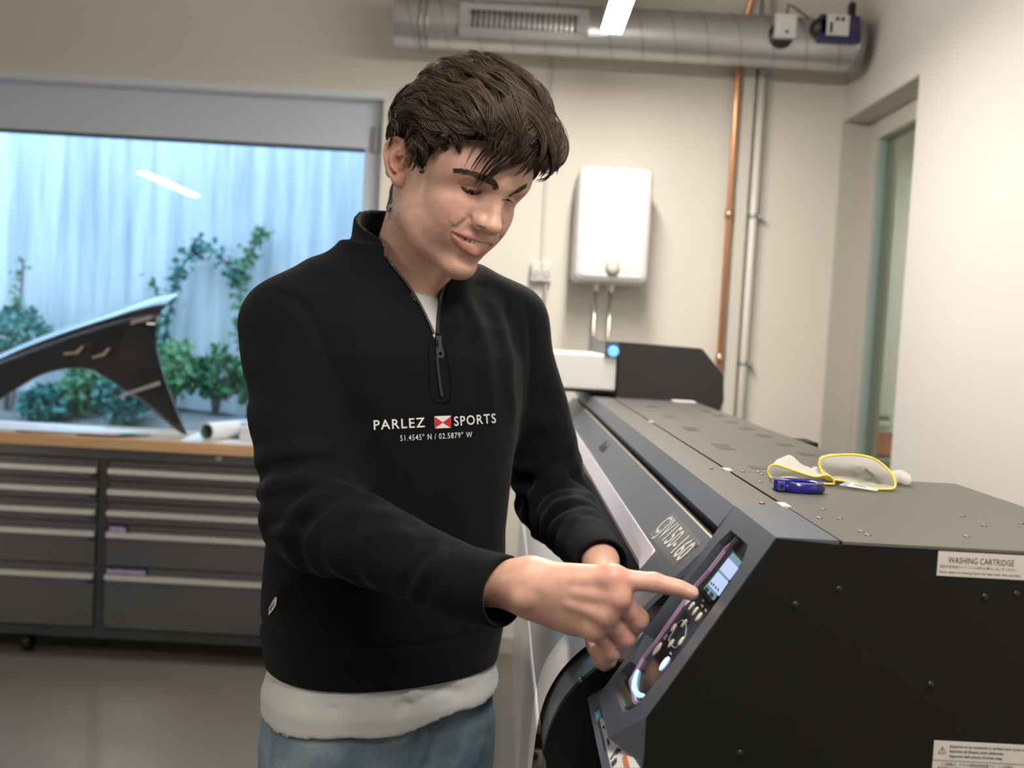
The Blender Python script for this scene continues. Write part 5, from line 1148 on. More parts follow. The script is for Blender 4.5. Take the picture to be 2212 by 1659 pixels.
def jeans_field():
    H = Field((-.45, 1.20, .05), (.10, 1.76, .985), .0062)
    H.op(lambda X, Y, Z: np.maximum(torso(X, Y, np.maximum(Z, .85), -.008), np.maximum(.80-Z, Z-.975)), (-.40, 1.22, .78), (.08, 1.74, .975), .02)
    for s in (-1, 1):
        h = bw(s*.088, .008, .84); k_ = bw(s*.105, .03, .48); a = bw(s*.110, -.02, .085)
        H.cone(h, k_, .094, .072, .03); H.cone(k_, a, .072, .060, .03)
    for pts, am, w in ((((1000, 1580), (1060, 1560), (1110, 1540)), .006, .012), (((985, 1615), (1050, 1605), (1115, 1590)), .006, .012), (((970, 1650), (1040, 1640), (1120, 1635)), .005, .012), (((925, 1560), (915, 1610), (905, 1659)), .006, .008), (((945, 1560), (935, 1610), (925, 1659)), -.004, .006), (((600, 1600), (700, 1610), (800, 1600)), .003, .02), (((640, 1640), (740, 1650), (860, 1640)), .003, .02), (((590, 1580), (580, 1620), (575, 1659)), -.004, .006), (((1040, 1500), (1080, 1480), (1108, 1470)), .004, .012)): ridge(H, pts, am, w)
    return H
JF = jeans_field(); je_V, je_F = JF.mesh(1)
def denim():
    m = bpy.data.materials.new('washed_denim'); m.use_nodes = True; nt = m.node_tree; b = nt.nodes['Principled BSDF']; b.inputs['Roughness'].default_value = .9; b.inputs['Specular IOR Level'].default_value = .2
    tc = nt.nodes.new('ShaderNodeTexCoord'); n = nt.nodes.new('ShaderNodeTexNoise'); n.inputs['Scale'].default_value = 16; n.inputs['Detail'].default_value = 8; nt.links.new(tc.outputs['Object'], n.inputs['Vector'])
    mp = nt.nodes.new('ShaderNodeMapping'); mp.inputs['Rotation'].default_value = (0, .7, .6); nt.links.new(tc.outputs['Object'], mp.inputs[0])
    mp.inputs['Scale'].default_value = (1, 1, .18); wv = nt.nodes.new('ShaderNodeTexNoise'); wv.inputs['Scale'].default_value = 700; wv.inputs['Detail'].default_value = 2; nt.links.new(mp.outputs[0], wv.inputs['Vector'])
    n2 = nt.nodes.new('ShaderNodeTexNoise'); n2.inputs['Scale'].default_value = 450; nt.links.new(tc.outputs['Object'], n2.inputs['Vector'])
    r = nt.nodes.new('ShaderNodeValToRGB'); e = r.color_ramp.elements; e[0].position = .36; e[0].color = (.13, .20, .27, 1); e[1].position = .70; e[1].color = (.30, .38, .43, 1); nt.links.new(n.outputs['Fac'], r.inputs[0])
    mx = nt.nodes.new('ShaderNodeMix'); mx.data_type = 'RGBA'; mx.blend_type = 'MULTIPLY'; mx.inputs['Factor'].default_value = .5; nt.links.new(r.outputs[0], mx.inputs['A']); nt.links.new(n2.outputs['Fac'], mx.inputs['B'])
    mx2 = nt.nodes.new('ShaderNodeMix'); mx2.data_type = 'RGBA'; mx2.blend_type = 'OVERLAY'; mx2.inputs['Factor'].default_value = .12; nt.links.new(mx.outputs['Result'], mx2.inputs['A']); nt.links.new(wv.outputs['Color'], mx2.inputs['B']); nt.links.new(mx2.outputs['Result'], b.inputs['Base Color'])
    bp = nt.nodes.new('ShaderNodeBump'); bp.inputs['Strength'].default_value = .4; bp.inputs['Distance'].default_value = .0006; nt.links.new(wv.outputs['Fac'], bp.inputs['Height']); nt.links.new(bp.outputs[0], b.inputs['Normal']); return m
jeans = quick_obj('jeans', je_V, je_F, denim(), man)
for s in (-1, 1):
    S_ = Field(bw(s*.115, .05, .0)-np.array([.2, .2, .002]), bw(s*.115, .05, .0)+np.array([.2, .2, .14]), .006)
    S_.chain([bw(s*.110, -.05, .045), bw(s*.118, .06, .040), bw(s*.125, .15, .030)], [.042, .046, .032], .02); S_.ell(bw(s*.110, -.02, .09), (.05, .05, .05), .02); S_.op(lambda X, Y, Z: -(Z-.001)+0*X+0*Y, S_.lo, S_.lo+.4, .003, 'i')
    v, f = S_.mesh(1); quick_obj('shoe', v, f, mat('white_sneaker', (.5, .5, .5), .6), man)
# body under the clothes, joined with head and hands into one skin
def body_field():
    H = Field((-.42, 1.13, .02), (.17, 1.74, 1.50), .010)
    H.op(lambda X, Y, Z: np.maximum(torso(X, Y, Z, -.024), np.maximum(.78-Z, Z-1.50)), (-.4, 1.22, .78), (.1, 1.72, 1.50), .02)
    for S_, E_, W_ in ((RS, RE, RW), (LS, LE, LW)): H.cone(bw(0, -.02, 1.45), S_, .05, .042, .03); H.cone(S_, E_, .042, .036, .03); H.chain([E_, RCU if W_ is RW else LCU, W_], [.036, .024, .017], .02)
    for s in (-1, 1):
        h = bw(s*.088, .008, .84); k_ = bw(s*.105, .03, .48); a = bw(s*.110, -.02, .085); H.cone(h, k_, .078, .052, .03); H.cone(k_, a, .052, .038, .03); H.cone(a, bw(s*.12, .12, .04), .035, .025, .02)
    return H
bo_V, bo_F = body_field().mesh(1, solid=True)
def union_body():
    parts = [(head_V, head_F, HT), (rh_V, rh_F, rh_T), (lh_V, lh_F, lh_T), (bo_V, bo_F, np.tile(SKIN, (len(bo_V), 1)))]
    obs = [quick_obj('body', v, f, m_skin, None, c) for v, f, c in parts]
    b = obs[0]
    try:
        for o in obs[1:]:
            md = b.modifiers.new('join', 'BOOLEAN'); md.operation = 'UNION'; md.solver = 'MANIFOLD'; md.object = o
        dg = bpy.context.evaluated_depsgraph_get(); bpy.context.view_layer.update(); me = bpy.data.meshes.new_from_object(b.evaluated_get(dg), preserve_all_data_layers=True, depsgraph=dg)
        n0 = sum(len(p[0]) for p in parts); co = np.zeros(len(me.vertices)*3, np.float32); me.vertices.foreach_get('co', co); co = co.reshape(-1, 3)+np.array(b.location); ok = len(me.vertices) > .6*n0 and 'tint' in me.color_attributes and co[:, 0].max() > .2 and co[:, 2].min() < .1
    except Exception as e: ok = False
    b.modifiers.clear()
    if ok: old = b.data; b.data = me; me.shade_smooth()
    else:
        print('BODY UNION FAILED'); V = np.concatenate([p[0] for p in parts]); off = np.cumsum([0]+[len(p[0]) for p in parts]); Fq = np.concatenate([p[1]+o for p, o in zip(parts, off)])
        bpy.data.objects.remove(b); obs[0] = b = quick_obj('body', V, Fq, m_skin, None, np.concatenate([p[2] for p in parts]))
    for o in obs[1:]: bpy.data.objects.remove(o)
    b.name = 'body'; w = b.location.copy(); b.parent = man; b.location = w-man.location; ORG[b.name] = np.array(w); return b
body = union_body()
# ------------------------------------------------------------------ face details
HBV = BVHTree.FromPolygons([tuple(p) for p in head_V], [tuple(int(i) for i in q) for q in head_F])
SBV = BVHTree.FromPolygons([tuple(p) for p in sw_V], [tuple(int(i) for i in q) for q in sw_F])
def hit(bv, px, py, off=0.0):
    r = Vector(ray(px, py)).normalized(); h = bv.ray_cast(Vector(CAM), r)
    if h[0] is None: return None, None
    return np.array(h[0]+h[1]*off), np.array(h[1])
m_eye = tint_mat('eye', .30, .3)
for s in (-1, 1):
    c = np.array([.0680, s*.0320, .0232]); n1, n2 = 28, 20; g = np.array([.88, .05*s, -.47]); g /= np.linalg.norm(g); V = []; F_ = []
    for i in range(n2+1):
        for j in range(n1):
            a, b = PI*i/n2, 2*PI*j/n1; V.append((math.sin(a)*math.cos(b), math.sin(a)*math.sin(b), math.cos(a)))
    V = np.array(V); F_ = np.array([(i*n1+j, i*n1+(j+1) % n1, (i+1)*n1+(j+1) % n1, (i+1)*n1+j) for i in range(n2) for j in range(n1)])
    an = np.arccos(np.clip(V@g, -1, 1)); col = np.where((an < .20)[:, None], (.005, .004, .004), np.where((an < .62)[:, None], (.045, .030, .020), (.62, .58, .55)))
    quick_obj('eye', hw(c+np.array([-.0004, 0, 0])+.0119*V), F_, m_eye, body, col)
tv = MB(); mz = MOUTH[4]
for k in range(-6, 6):
    x0, x1 = (k+.01)*.0060, (k+.99)*.0060; mid = (x0+x1)/2; Fd = mz[0]-.0022-20*mid*mid; zu = mz[2]+.006+6*mid*mid; h_ = mz[2]-.0032+8*mid*mid-(.0005 if k in (-1, 0) else 0)
    p = [(Fd-.003, x0, zu), (Fd-.003, x1, zu), (Fd-.004, x1, h_+.001), (Fd-.004, x0, h_+.001), (Fd, x0+.0001, zu), (Fd, x1-.0001, zu), (Fd-.0002, x1-.0003, h_), (Fd-.0002, x0+.0003, h_)]
    tv.add([hw(q) for q in p], [(0, 3, 2, 1), (4, 5, 6, 7), (0, 1, 5, 4), (1, 2, 6, 5), (2, 3, 7, 6), (3, 0, 4, 7)])
tag(tv.build('teeth', mat('tooth_enamel', (.84, .79, .72), .25), body, bevel=.0004), kind='stuff')
def strands_mesh(paths, r0, cols, name, m, parent, sides=3, taper=.25):
    """paths: (n, k, 3) array; one thin tapering tube each"""
    P = np.asarray(paths, np.float32); n, k = P.shape[:2]; T = np.gradient(P, axis=1); T /= np.linalg.norm(T, axis=2, keepdims=True)+1e-9
    ref = np.array([.3, .9, .2]); U = np.cross(T, ref); U /= np.linalg.norm(U, axis=2, keepdims=True)+1e-9; Wv = np.cross(T, U)
    t = np.linspace(0, 1, k); prof = np.clip(np.minimum(.55+t*4, (1-t)*2.4+taper*.3), .06, 1)
    rr = (np.asarray(r0)[:, None] if hasattr(r0, '__len__') else np.full((n, 1), r0))*prof[None]
    V = np.stack([P+rr[..., None]*(math.cos(2*PI*s/sides)*U+math.sin(2*PI*s/sides)*Wv) for s in range(sides)], 2)
    idx = np.arange(n*k*sides).reshape(n, k, sides); F_ = np.concatenate([np.stack([idx[:, :-1, s], idx[:, :-1, (s+1) % sides], idx[:, 1:, (s+1) % sides], idx[:, 1:, s]], -1).reshape(-1, 4) for s in range(sides)])
    C_ = np.repeat(cols, k*sides, axis=0) if cols is not None else None
    return quick_obj(name, V.reshape(-1, 3), F_, m, parent, C_)
m_hair = tint_mat('hair', .38, .6)
rgh = np.random.default_rng(11)
BROWN = np.array([.034, .022, .0135]); LIGHT = np.array([.150, .100, .062])
def haircol(n, f=1.0, lo=0.0): return BROWN+(LIGHT-BROWN)*np.clip(rgh.beta(1.3, 3.2, (n, 1))*f+lo, 0, 1)
def brow(pts, n, dirs, L0, name='eyebrow'):
    pa = []
    P = [hit(HBV, *p) for p in spl([(*p, 0) for p in pts], 24)[:, :2]]; P = [p for p in P if p[0] is not None]; Q = np.array([p[0] for p in P]); N = np.array([p[1] for p in P]); m = len(Q)
    for k in range(n):
        u = rgh.uniform(0, m-1.01); i = int(u); c = Q[i]+(Q[i+1]-Q[i])*(u-i); d = Q[min(m-1, i+1)]-Q[max(0, i-1)]; d /= np.linalg.norm(d)+1e-9; nn = N[i]; w = np.cross(nn, d); tt = u/(m-1)
        wid = .0042*(1-.5*abs(tt-.4)-.3*max(0, tt-.5)); c = c+w*rgh.uniform(-1, 1)*wid; d2 = d*dirs+w*rgh.normal(.15, .25)+nn*.22; d2 /= np.linalg.norm(d2); L = L0*rgh.uniform(.6, 1.1)
        pa.append([c+nn*.0002+d2*L*s-nn*(L*.45*s*s) for s in np.linspace(0, 1, 5)])
    strands_mesh(pa, .00020, np.tile(BROWN*.8, (n, 1)), name, m_hair, body)
brow([(1074, 410), (1066, 396), (1052, 387), (1030, 378), (1005, 370), (985, 368)], 560, 1, .0075); brow([(1098, 424), (1110, 417), (1122, 411), (1132, 405), (1136, 402)], 360, 1, .0065)
def lashes(pts, n, L0, drop, w=.0006):
    P = [hit(HBV, *p) for p in spl([(*p, 0) for p in pts], 30)[:, :2]]; P = [p for p in P if p[0] is not None]; Q = np.array([p[0] for p in P]); m = len(Q); pa = []
    dn = -HR[:, 2]*.55+HR[:, 0]*.85
    for k in range(n):
        u = rgh.uniform(0, m-1.01); i = int(u); c = Q[i]+(Q[i+1]-Q[i])*(u-i); tt = u/(m-1); d = dn+HR[:, 1]*drop*(tt-.45)*1.2+rgh.normal(0, .10, 3); d /= np.linalg.norm(d); L = L0*rgh.uniform(.7, 1.1)
        pa.append([c-d*.0012+d*L*s+HR[:, 2]*(L*.30*s*s) for s in np.linspace(0, 1, 5)])
    strands_mesh(pa, .00020, np.tile((.012, .009, .007), (n, 1)), 'eyelashes', m_hair, body)
lashes([(995, 402), (1003, 411), (1014, 417), (1028, 418), (1041, 413)], 120, .0062, -1); lashes([(1085, 431), (1092, 430), (1099, 431), (1106, 436)], 60, .0065, 1)
# finger nails
def nail(c, n, d, a, b, parent):
    c, n, d = (np.asarray(q, float) for q in (c, n, d)); n /= np.linalg.norm(n); d = d-n*(d@n); d /= np.linalg.norm(d); w = np.cross(n, d); V = []; F_ = []
    for i in range(7):
        for j in range(7):
            u, v = -1+2*i/6, -1+2*j/6; x = u*math.sqrt(1-v*v/2); y = v*math.sqrt(1-u*u/2); V.append(c+d*a*x+w*b*y+n*(.0011-.0026*y*y-.0007*x*x))
    for i in range(6):
        for j in range(6): F_.append((i*7+j, (i+1)*7+j, (i+1)*7+j+1, i*7+j+1))
    quick_obj('fingernail', V, F_, mat('nail_pink', (.60, .38, .32), .25), parent)
RBV = BVHTree.FromPolygons([tuple(p) for p in rh_V], [tuple(int(i) for i in q) for q in rh_F])
c, n = hit(RBV, 1493, 1279, -.0006); nail(c, n, RI[3]-RI[2], .0066, .0052, body)
# moles on the neck and cheek
for px, py in ((850, 411), (861, 462), (852, 472), (862, 495)):
    c, n = hit(HBV, px, py)
    if c is not None: MB().lathe([(.0011, -.0003), (.0009, .0003), (.0003, .0005)], c, n, 8).build('mole', mat('mole_brown', (.16, .075, .05), .6), body)
# ------------------------------------------------------------------ hair
def hair_shell(off):
    H = Field((-.18, -.15, -.09), (.18, .15, .22), .0028)
    e = lambda c, r, k=.02: H.ell(c, np.asarray(r)+off, k)
    e((-.016, 0, .055), (.116, .096, .106)); e((-.012, .0, .094), (.106, .092, .086), .03); e((.035, .002, .108), (.068, .080, .062), .03); e((.080, .026, .108), (.030, .050, .034), .03)
    e((-.058, 0, .02), (.060, .072, .075), .03); e((-.034, -.056, .058), (.064, .042, .046), .03); e((-.034, .056, .058), (.064, .042, .046), .03)
    def cut(X, Y, Z):                                                 # hairline: forehead, sideburn, over the ear, nape
        line = np.interp(X.ravel(), [-.20, -.10, -.065, -.052, -.042, -.030, -.012, .000, .014, .030, .050, .075, .10, .2], [-.052, -.052, -.036, -.005, .044, .050, .046, .016, .006, .045, .076, .094, .098, .098]).reshape(X.shape)
        return (Z-line)*.8+0*Y
    H.op(cut, (-.18, -.15, -.09), (.18, .15, .22), .010, 's')
    return H
SH = hair_shell(0.0); sh_V, sh_F = SH.mesh(2)
in_V, in_F = hair_shell(-.009).mesh(2)
hair = quick_obj('hair', hw(in_V), in_F, tint_mat('hair_base', .9, .1), man, np.tile(BROWN*.8, (len(in_V), 1)))
SHB = BVHTree.FromPolygons([tuple(p) for p in sh_V], [tuple(int(i) for i in q) for q in sh_F])
def flow(p, n, ph=0.0):
    side = np.clip((-n[1]-.25)/.4, 0, 1); fr = np.clip((p[0]-.035)/.06, 0, 1); low = np.clip((.055-p[2])/.03, 0, 1); lside = np.clip((n[1]-.25)/.4, 0, 1)
    top = np.array([1., .10, 0]); v = top*(1-side)
    v = v+side*np.array([.90, 0, .26])*(1-low)+side*low*np.array([.10, 0, -1.])
    if fr > 0: v = v*(1-.75*fr)+fr*(np.array([.50, -.42, -.50])*(1-float(np.clip(p[1]/.05, 0, 1)))+np.array([.50, .12, -.70])*float(np.clip(p[1]/.05, 0, 1)))
    if p[0] < -.07: b_ = np.clip((-.07-p[0])/.03, 0, 1); v = v*(1-b_)+b_*np.array([-.3, 0, -1.])
    v = v+lside*np.array([.2, 0, -.6])
    q = p*30; v = v+.22*np.array([math.sin(q[1]*1.3+q[2]*.9+1+ph), math.sin(q[0]*1.1-q[2]*1.2+ph), math.sin(q[0]*.8+q[1]*1.4+2)])
    v = v-n*(v@n); return v/(np.linalg.norm(v)+1e-9)
def trace(p0, L, k=13, lift=.0, sink=.0, ph=0.0, wob=.0009, arch=0.0, fp=0.0):
    out = []; p = np.array(p0); st = L/(k-1); free = None; last = None
    for i in range(k):
        t = i/(k-1)
        if free is None:
            loc, nn, _, _ = SHB.find_nearest(Vector(p)); loc = np.array(loc); nn = np.array(nn)
            if last is not None and (nn[2] < -.35 or nn@last[0] < .5): free = last[1]; nn = last[0]; loc = p
        if free is None: fw = flow(loc, nn, fp); last = (nn, fw)
        else: loc = p; nn = last[0]; free = free+np.array([-.06, 0, -.16]); free = free/np.linalg.norm(free); fw = free*.5
        out.append(loc+nn*(lift*t*t-sink*(1-t)+arch*math.sin(PI*min(1, t*1.1)))+np.cross(nn, fw)*wob*math.sin(ph+t*6)); p = loc+fw*st
    return np.array(out)
area = np.linalg.norm(np.cross(sh_V[sh_F[:, 2]]-sh_V[sh_F[:, 0]], sh_V[sh_F[:, 3]]-sh_V[sh_F[:, 1]]), axis=1); cen = sh_V[sh_F].mean(1)
area = area*(cen[:, 2] > -.045); fnn = np.cross(sh_V[sh_F[:, 2]]-sh_V[sh_F[:, 0]], sh_V[sh_F[:, 3]]-sh_V[sh_F[:, 1]]); area = area*(fnn[:, 2] > -.75*np.linalg.norm(fnn, axis=1)); PR = area/area.sum()
paths = []; cols = []
for f in rgh.choice(len(sh_F), 4600, p=PR):                            # under layer
    p = cen[f]; low = np.clip((p[2]+.02)/.09, .3, 1)
    paths.append(trace(p, rgh.uniform(.03, .055)*low, lift=rgh.normal(0, .0015), sink=rgh.uniform(.001, .006), ph=rgh.uniform(0, 6), wob=.0015)); cols.append(-.06)
for f in rgh.choice(len(sh_F), 360, p=PR):                             # locks that ride on top
    p = cen[f]; low = np.clip((p[2]+.02)/.09, .28, 1); L = rgh.uniform(.045, .08)*low; fp = rgh.normal(0, .5); g = trace(p, L, arch=rgh.uniform(-.001, .0045)*low, lift=rgh.normal(.0005, .0018), ph=rgh.uniform(0, 6), wob=rgh.uniform(.001, .0045)*low, fp=fp)
    t_ = np.gradient(g, axis=0); t_ /= np.linalg.norm(t_, axis=1, keepdims=True); n_ = g-np.array([-.01, 0, .05]); n_ /= np.linalg.norm(n_, axis=1, keepdims=True); w_ = np.cross(t_, n_); cl = rgh.choice([-.05, .0, .05, .16], p=[.3, .35, .22, .13]); wid = rgh.uniform(.004, .008)*low
    for k in range(24):
        a, b_ = rgh.normal(0, .6), rgh.normal(0, .5); tt = np.linspace(0, 1, 13)[:, None]; pr = (.75+.5*np.sin(PI*tt))*(1-.78*tt**2.2)
        paths.append(g+w_*a*wid*pr+n_*(b_*wid*.35*pr+.0006)+w_*.0008*np.sin(tt*9+a*4)); cols.append(cl+.07*rgh.normal())
print('hair', len(paths)); paths = hw(np.array(paths).reshape(-1, 3)).reshape(len(paths), -1, 3)
tag(strands_mesh(paths, rgh.uniform(.00020, .00040, len(paths)), np.clip(haircol(len(paths), .8)+np.array(cols)[:, None]*(LIGHT-BROWN)*1.5, .008, 1), 'hair_strands', m_hair, hair), kind='stuff')
def hl(px, py, L):
    r = HR.T@ray(px, py)/HS; o = HR.T@(CAM-HP)/HS; return o+r*((L-o[1])/r[1])
def gp(px, py, w, off):
    """guide point: on the head ('h') or on the outer hair shape ('s'), lifted by off"""
    if w == 'h': c, n = hit(HBV, px, py, off); return c
    o = Vector(HR.T@(CAM-HP)/HS); r = Vector(HR.T@ray(px, py)).normalized(); h = SHB.ray_cast(o, r)
    if h[0] is None: q, n_, _, d_ = SHB.find_nearest(o+r*((Vector((0, 0, .06))-o).dot(r))); return hw(np.array(o+r*((q-o).dot(r)))+np.array(n_)*off)
    return hw(np.array(h[0]+h[1]*off))
def lock(pts, n, w0, w1, name='hair_lock', r=.00036, curl=.0, f=1.0):
    """a lock of hair: strands spread w0 at the root, w1 at the tip around a guide"""
    G = np.array([gp(*p) for p in pts]); G = spl(G, 16); pa = []
    for k in range(n):
        a, rr = rgh.uniform(0, 2*PI), math.sqrt(rgh.uniform(0, 1)); o = HR[:, 2]*math.cos(a)*rr*.8+(HR[:, 1]*.7-HR[:, 0]*.3)*math.sin(a)*rr; L = rgh.uniform(.70, 1.0); q = []
        for i in range(14):
            t = i/13*L; u = t*15; j = min(14, int(u)); g = G[j]+(G[j+1]-G[j])*(u-j); q.append(g+o*(w0+(w1-w0)*t)*(1-.55*t**6)+curl*np.array([0, 0, 1])*math.sin(t*9+a)*t+HR[:, 2]*.0012*math.sin(t*6+a*2)*t)
        pa.append(q)
    return tag(strands_mesh(pa, rgh.uniform(.6, 1.1, n)*r, haircol(n, f), name, m_hair, hair), kind='stuff')
for (sx, sy), (mx_, my_), (tx, ty), n_, w0_, w1_ in (((1095, 222), (1108, 322), (1026, 401), 260, .017, .0050), ((1080, 235), (1094, 318), (1022, 398), 220, .016, .0045), ((1066, 245), (1082, 312), (1020, 396), 130, .013, .0035), ((1045, 255), (1066, 306), (1010, 374), 90, .011, .0025), ((1055, 250), (1072, 308), (1013, 378), 70, .011, .0025), ((1105, 215), (1122, 328), (1036, 394), 220, .017, .0060), ((1115, 222), (1134, 334), (1068, 378), 110, .015, .0045), ((1030, 262), (1040, 300), (1002, 362), 22, .008, .0012)):
    kx, ky = mx_*.45+tx*.55, my_*.45+ty*.55-4
    lock([(sx, sy, 's', -.004), (mx_+6, my_-42, 's', .0), (mx_, my_, 'h', .018), ((mx_+kx)/2+2, (my_+ky)/2-1, 'h', .015), (kx, ky, 'h', .012), (tx, ty, 'h', .007)], n_, w0_, w1_)
lock([(1090, 215, 's', -.004), (1150, 262, 's', 0), (1172, 305, 's', .003), (1165, 335, 's', .006), (1130, 352, 'h', .020), (1105, 360, 'h', .016)], 140, .012, .003)
lock([(1100, 200, 's', -.004), (1160, 255, 's', 0), (1188, 310, 's', .003), (1192, 345, 's', .008), (1178, 366, 's', .012), (1155, 372, 's', .012)], 220, .013, .003)
lock([(1090, 180, 's', -.004), (1150, 230, 's', 0), (1188, 285, 's', .002), (1200, 335, 's', .005), (1198, 362, 's', .010)], 200, .014, .004, curl=.002)
lock([(915, 262, 's', -.014), (910, 300, 's', -.007), (907, 332, 'h', .008), (912, 368, 'h', .0025)], 300, .012, .0045, r=.0003, f=.5)
lock([(945, 268, 's', -.014), (938, 298, 's', -.007), (930, 322, 'h', .008), (920, 356, 'h', .003)], 240, .011, .0045, r=.0003, f=.5)
lock([(985, 275, 's', -.014), (970, 300, 's', -.007), (955, 318, 'h', .008), (938, 334, 'h', .003)], 180, .011, .005, r=.0003, f=.5)
lock([(885, 255, 's', -.014), (882, 280, 's', -.007), (888, 302, 'h', .006), (897, 338, 'h', .003)], 220, .011, .004, r=.0003, f=.5)
# loose fly-away hairs
fl = []
for k in range(46):
    f = rgh.choice(len(sh_F), p=PR); p = cen[f]
    if p[2] < .06: continue
    fl.append(trace(p, rgh.uniform(.03, .06), lift=rgh.uniform(.006, .018), ph=rgh.uniform(0, 6), wob=.002))
fl = hw(np.array(fl).reshape(-1, 3)).reshape(len(fl), -1, 3); tag(strands_mesh(fl, .00016, haircol(len(fl), 1.2, .3), 'loose_hairs', m_hair, hair), kind='stuff')
# short hair of the nape and behind the ear, straight on the skin
HN_ = vnormals(hv_l, hf_l); cand = np.where((hv_l[:, 0] < -.028) & (hv_l[:, 2] > -.085) & (hv_l[:, 2] < .03) & (np.abs(hv_l[:, 1]) < .064))[0]
cand = rgh.choice(cand, 1500); pa = []
for i in cand:
    p, n = hv_l[i], HN_[i]; d = np.array([.1, 0, -1.]); d = d-n*(d@n)*.8; d /= np.linalg.norm(d); L = rgh.uniform(.006, .014)*np.clip((p[2]+.10)/.06, .3, 1); pa.append([p+d*L*s+n*(.0006+L*.35*s) for s in np.linspace(0, 1, 4)])
pa = hw(np.array(pa).reshape(-1, 3)).reshape(len(pa), -1, 3); tag(strands_mesh(pa, .00030, haircol(len(pa), .3), 'nape_hair', m_hair, hair), kind='stuff')
# ------------------------------------------------------------------ zip, lettering and tag on the sweater
m_zip = mat('zip_black', (.012, .012, .013), .35); m_zipm = mat('zip_metal', (.05, .05, .052), .3, .8)
def teeth_along(P, side, nm):
    P = spl(P, 40); L = np.concatenate([[0], np.cumsum(np.linalg.norm(np.diff(P, axis=0), axis=1))]); n = int(L[-1]/.0030); t = MB()
    for k in range(n):
        s = (k+.5)*L[-1]/n; i = min(38, np.searchsorted(L, s)-1); p = P[i]+(P[i+1]-P[i])*((s-L[i])/(L[i+1]-L[i]+1e-9)); d = P[i+1]-P[i]; d /= np.linalg.norm(d); f = np.array([BF[0], BF[1], .25]); f /= np.linalg.norm(f); w = np.cross(d, f)*side
        c = p+f*.0012; a = [c+w*x*.0021+d*y*.0008+f*z*.0011 for z in (-1, 1) for (x, y) in ((-1, -1), (1, -1), (1, 1), (-1, 1))]; t.add(a, [(0, 3, 2, 1), (4, 5, 6, 7), (0, 1, 5, 4), (1, 2, 6, 5), (2, 3, 7, 6), (3, 0, 4, 7)])
    MB().tube(P+np.array([BF[0], BF[1], 0])*.0, .0021, 6).build('zip_tape', m_zip, sweater, smooth=True)
    tag(t.build(nm, m_zipm, sweater), kind='stuff')
teeth_along(np.array(ZIP_L[:-1]), 1, 'zip_teeth'); teeth_along(np.array(ZIP_R[:-1]), -1, 'zip_teeth')
cl = [hit(SBV, *p, .0006)[0] for p in ((943, 732), (943, 760), (944, 790), (947, 815), (950, 840), (953, 858))]
teeth_along(np.array(cl), 1, 'zip_teeth')
for xs in (((926, 742), (925, 790), (928, 840), (935, 866), (952, 871), (969, 867), (974, 840), (968, 790), (962, 742)),):
    MB().tube([hit(SBV, *p, -.0002)[0] for p in spl([(*q, 0) for q in xs], 40)[:, :2]], .0011, 6).build('placket_seam', mat('seam_black', (.0015, .0018, .0022), .9, spec=.1), sweater, smooth=True)
m_sl = mat('zip_slider', (.045, .045, .044), .35, .6)
o, n = hit(SBV, 942, 738, .003); n = np.array([BF[0], BF[1], .18]); n /= np.linalg.norm(n); uy = np.array([.0, 0, 1.])-n*n[2]; uy /= np.linalg.norm(uy); ux = np.cross(uy, n)
b_ = MB(); slab(b_, [(-.0045, .007), (.0045, .007), (.0042, -.004), (.002, -.007), (-.002, -.007), (-.0042, -.004)], o, ux, uy, .0035); b_.build('zip_slider', m_sl, sweater, bevel=.0006)
b_ = MB(); out = [(-.0022, .001), (.0022, .001), (.0032, -.010), (.0056, -.016), (.0052, -.0215), (.0026, -.0243), (-.0026, -.0243), (-.0052, -.0215), (-.0056, -.016), (-.0032, -.010)]
inn = [(.0026*math.cos(a), -.0185+.0026*math.sin(a)) for a in np.linspace(0, 2*PI, 10, endpoint=False)]
bm = bmesh.new(); lo_ = [bm.verts.new((x, y, 0)) for x, y in out]; li_ = [bm.verts.new((x, y, 0)) for x, y in inn]; es = [bm.edges.new((q[i], q[(i+1) % len(q)])) for q in (lo_, li_) for i in range(len(q))]
bmesh.ops.triangle_fill(bm, edges=es, use_beauty=True); r_ = bmesh.ops.extrude_face_region(bm, geom=bm.faces[:]); bmesh.ops.translate(bm, verts=[e for e in r_['geom'] if isinstance(e, bmesh.types.BMVert)], vec=(0, 0, .0016)); bm.verts.index_update()
pv_ = np.array([v.co[:] for v in bm.verts]); pf_ = [[v.index for v in f.verts] for f in bm.faces]; bm.free(); P3 = o+pv_[:, :1]*ux+pv_[:, 1:2]*uy+(pv_[:, 2:]+.0045)*n
mesh_obj('zip_pull', P3, pf_, m_sl, sweater)
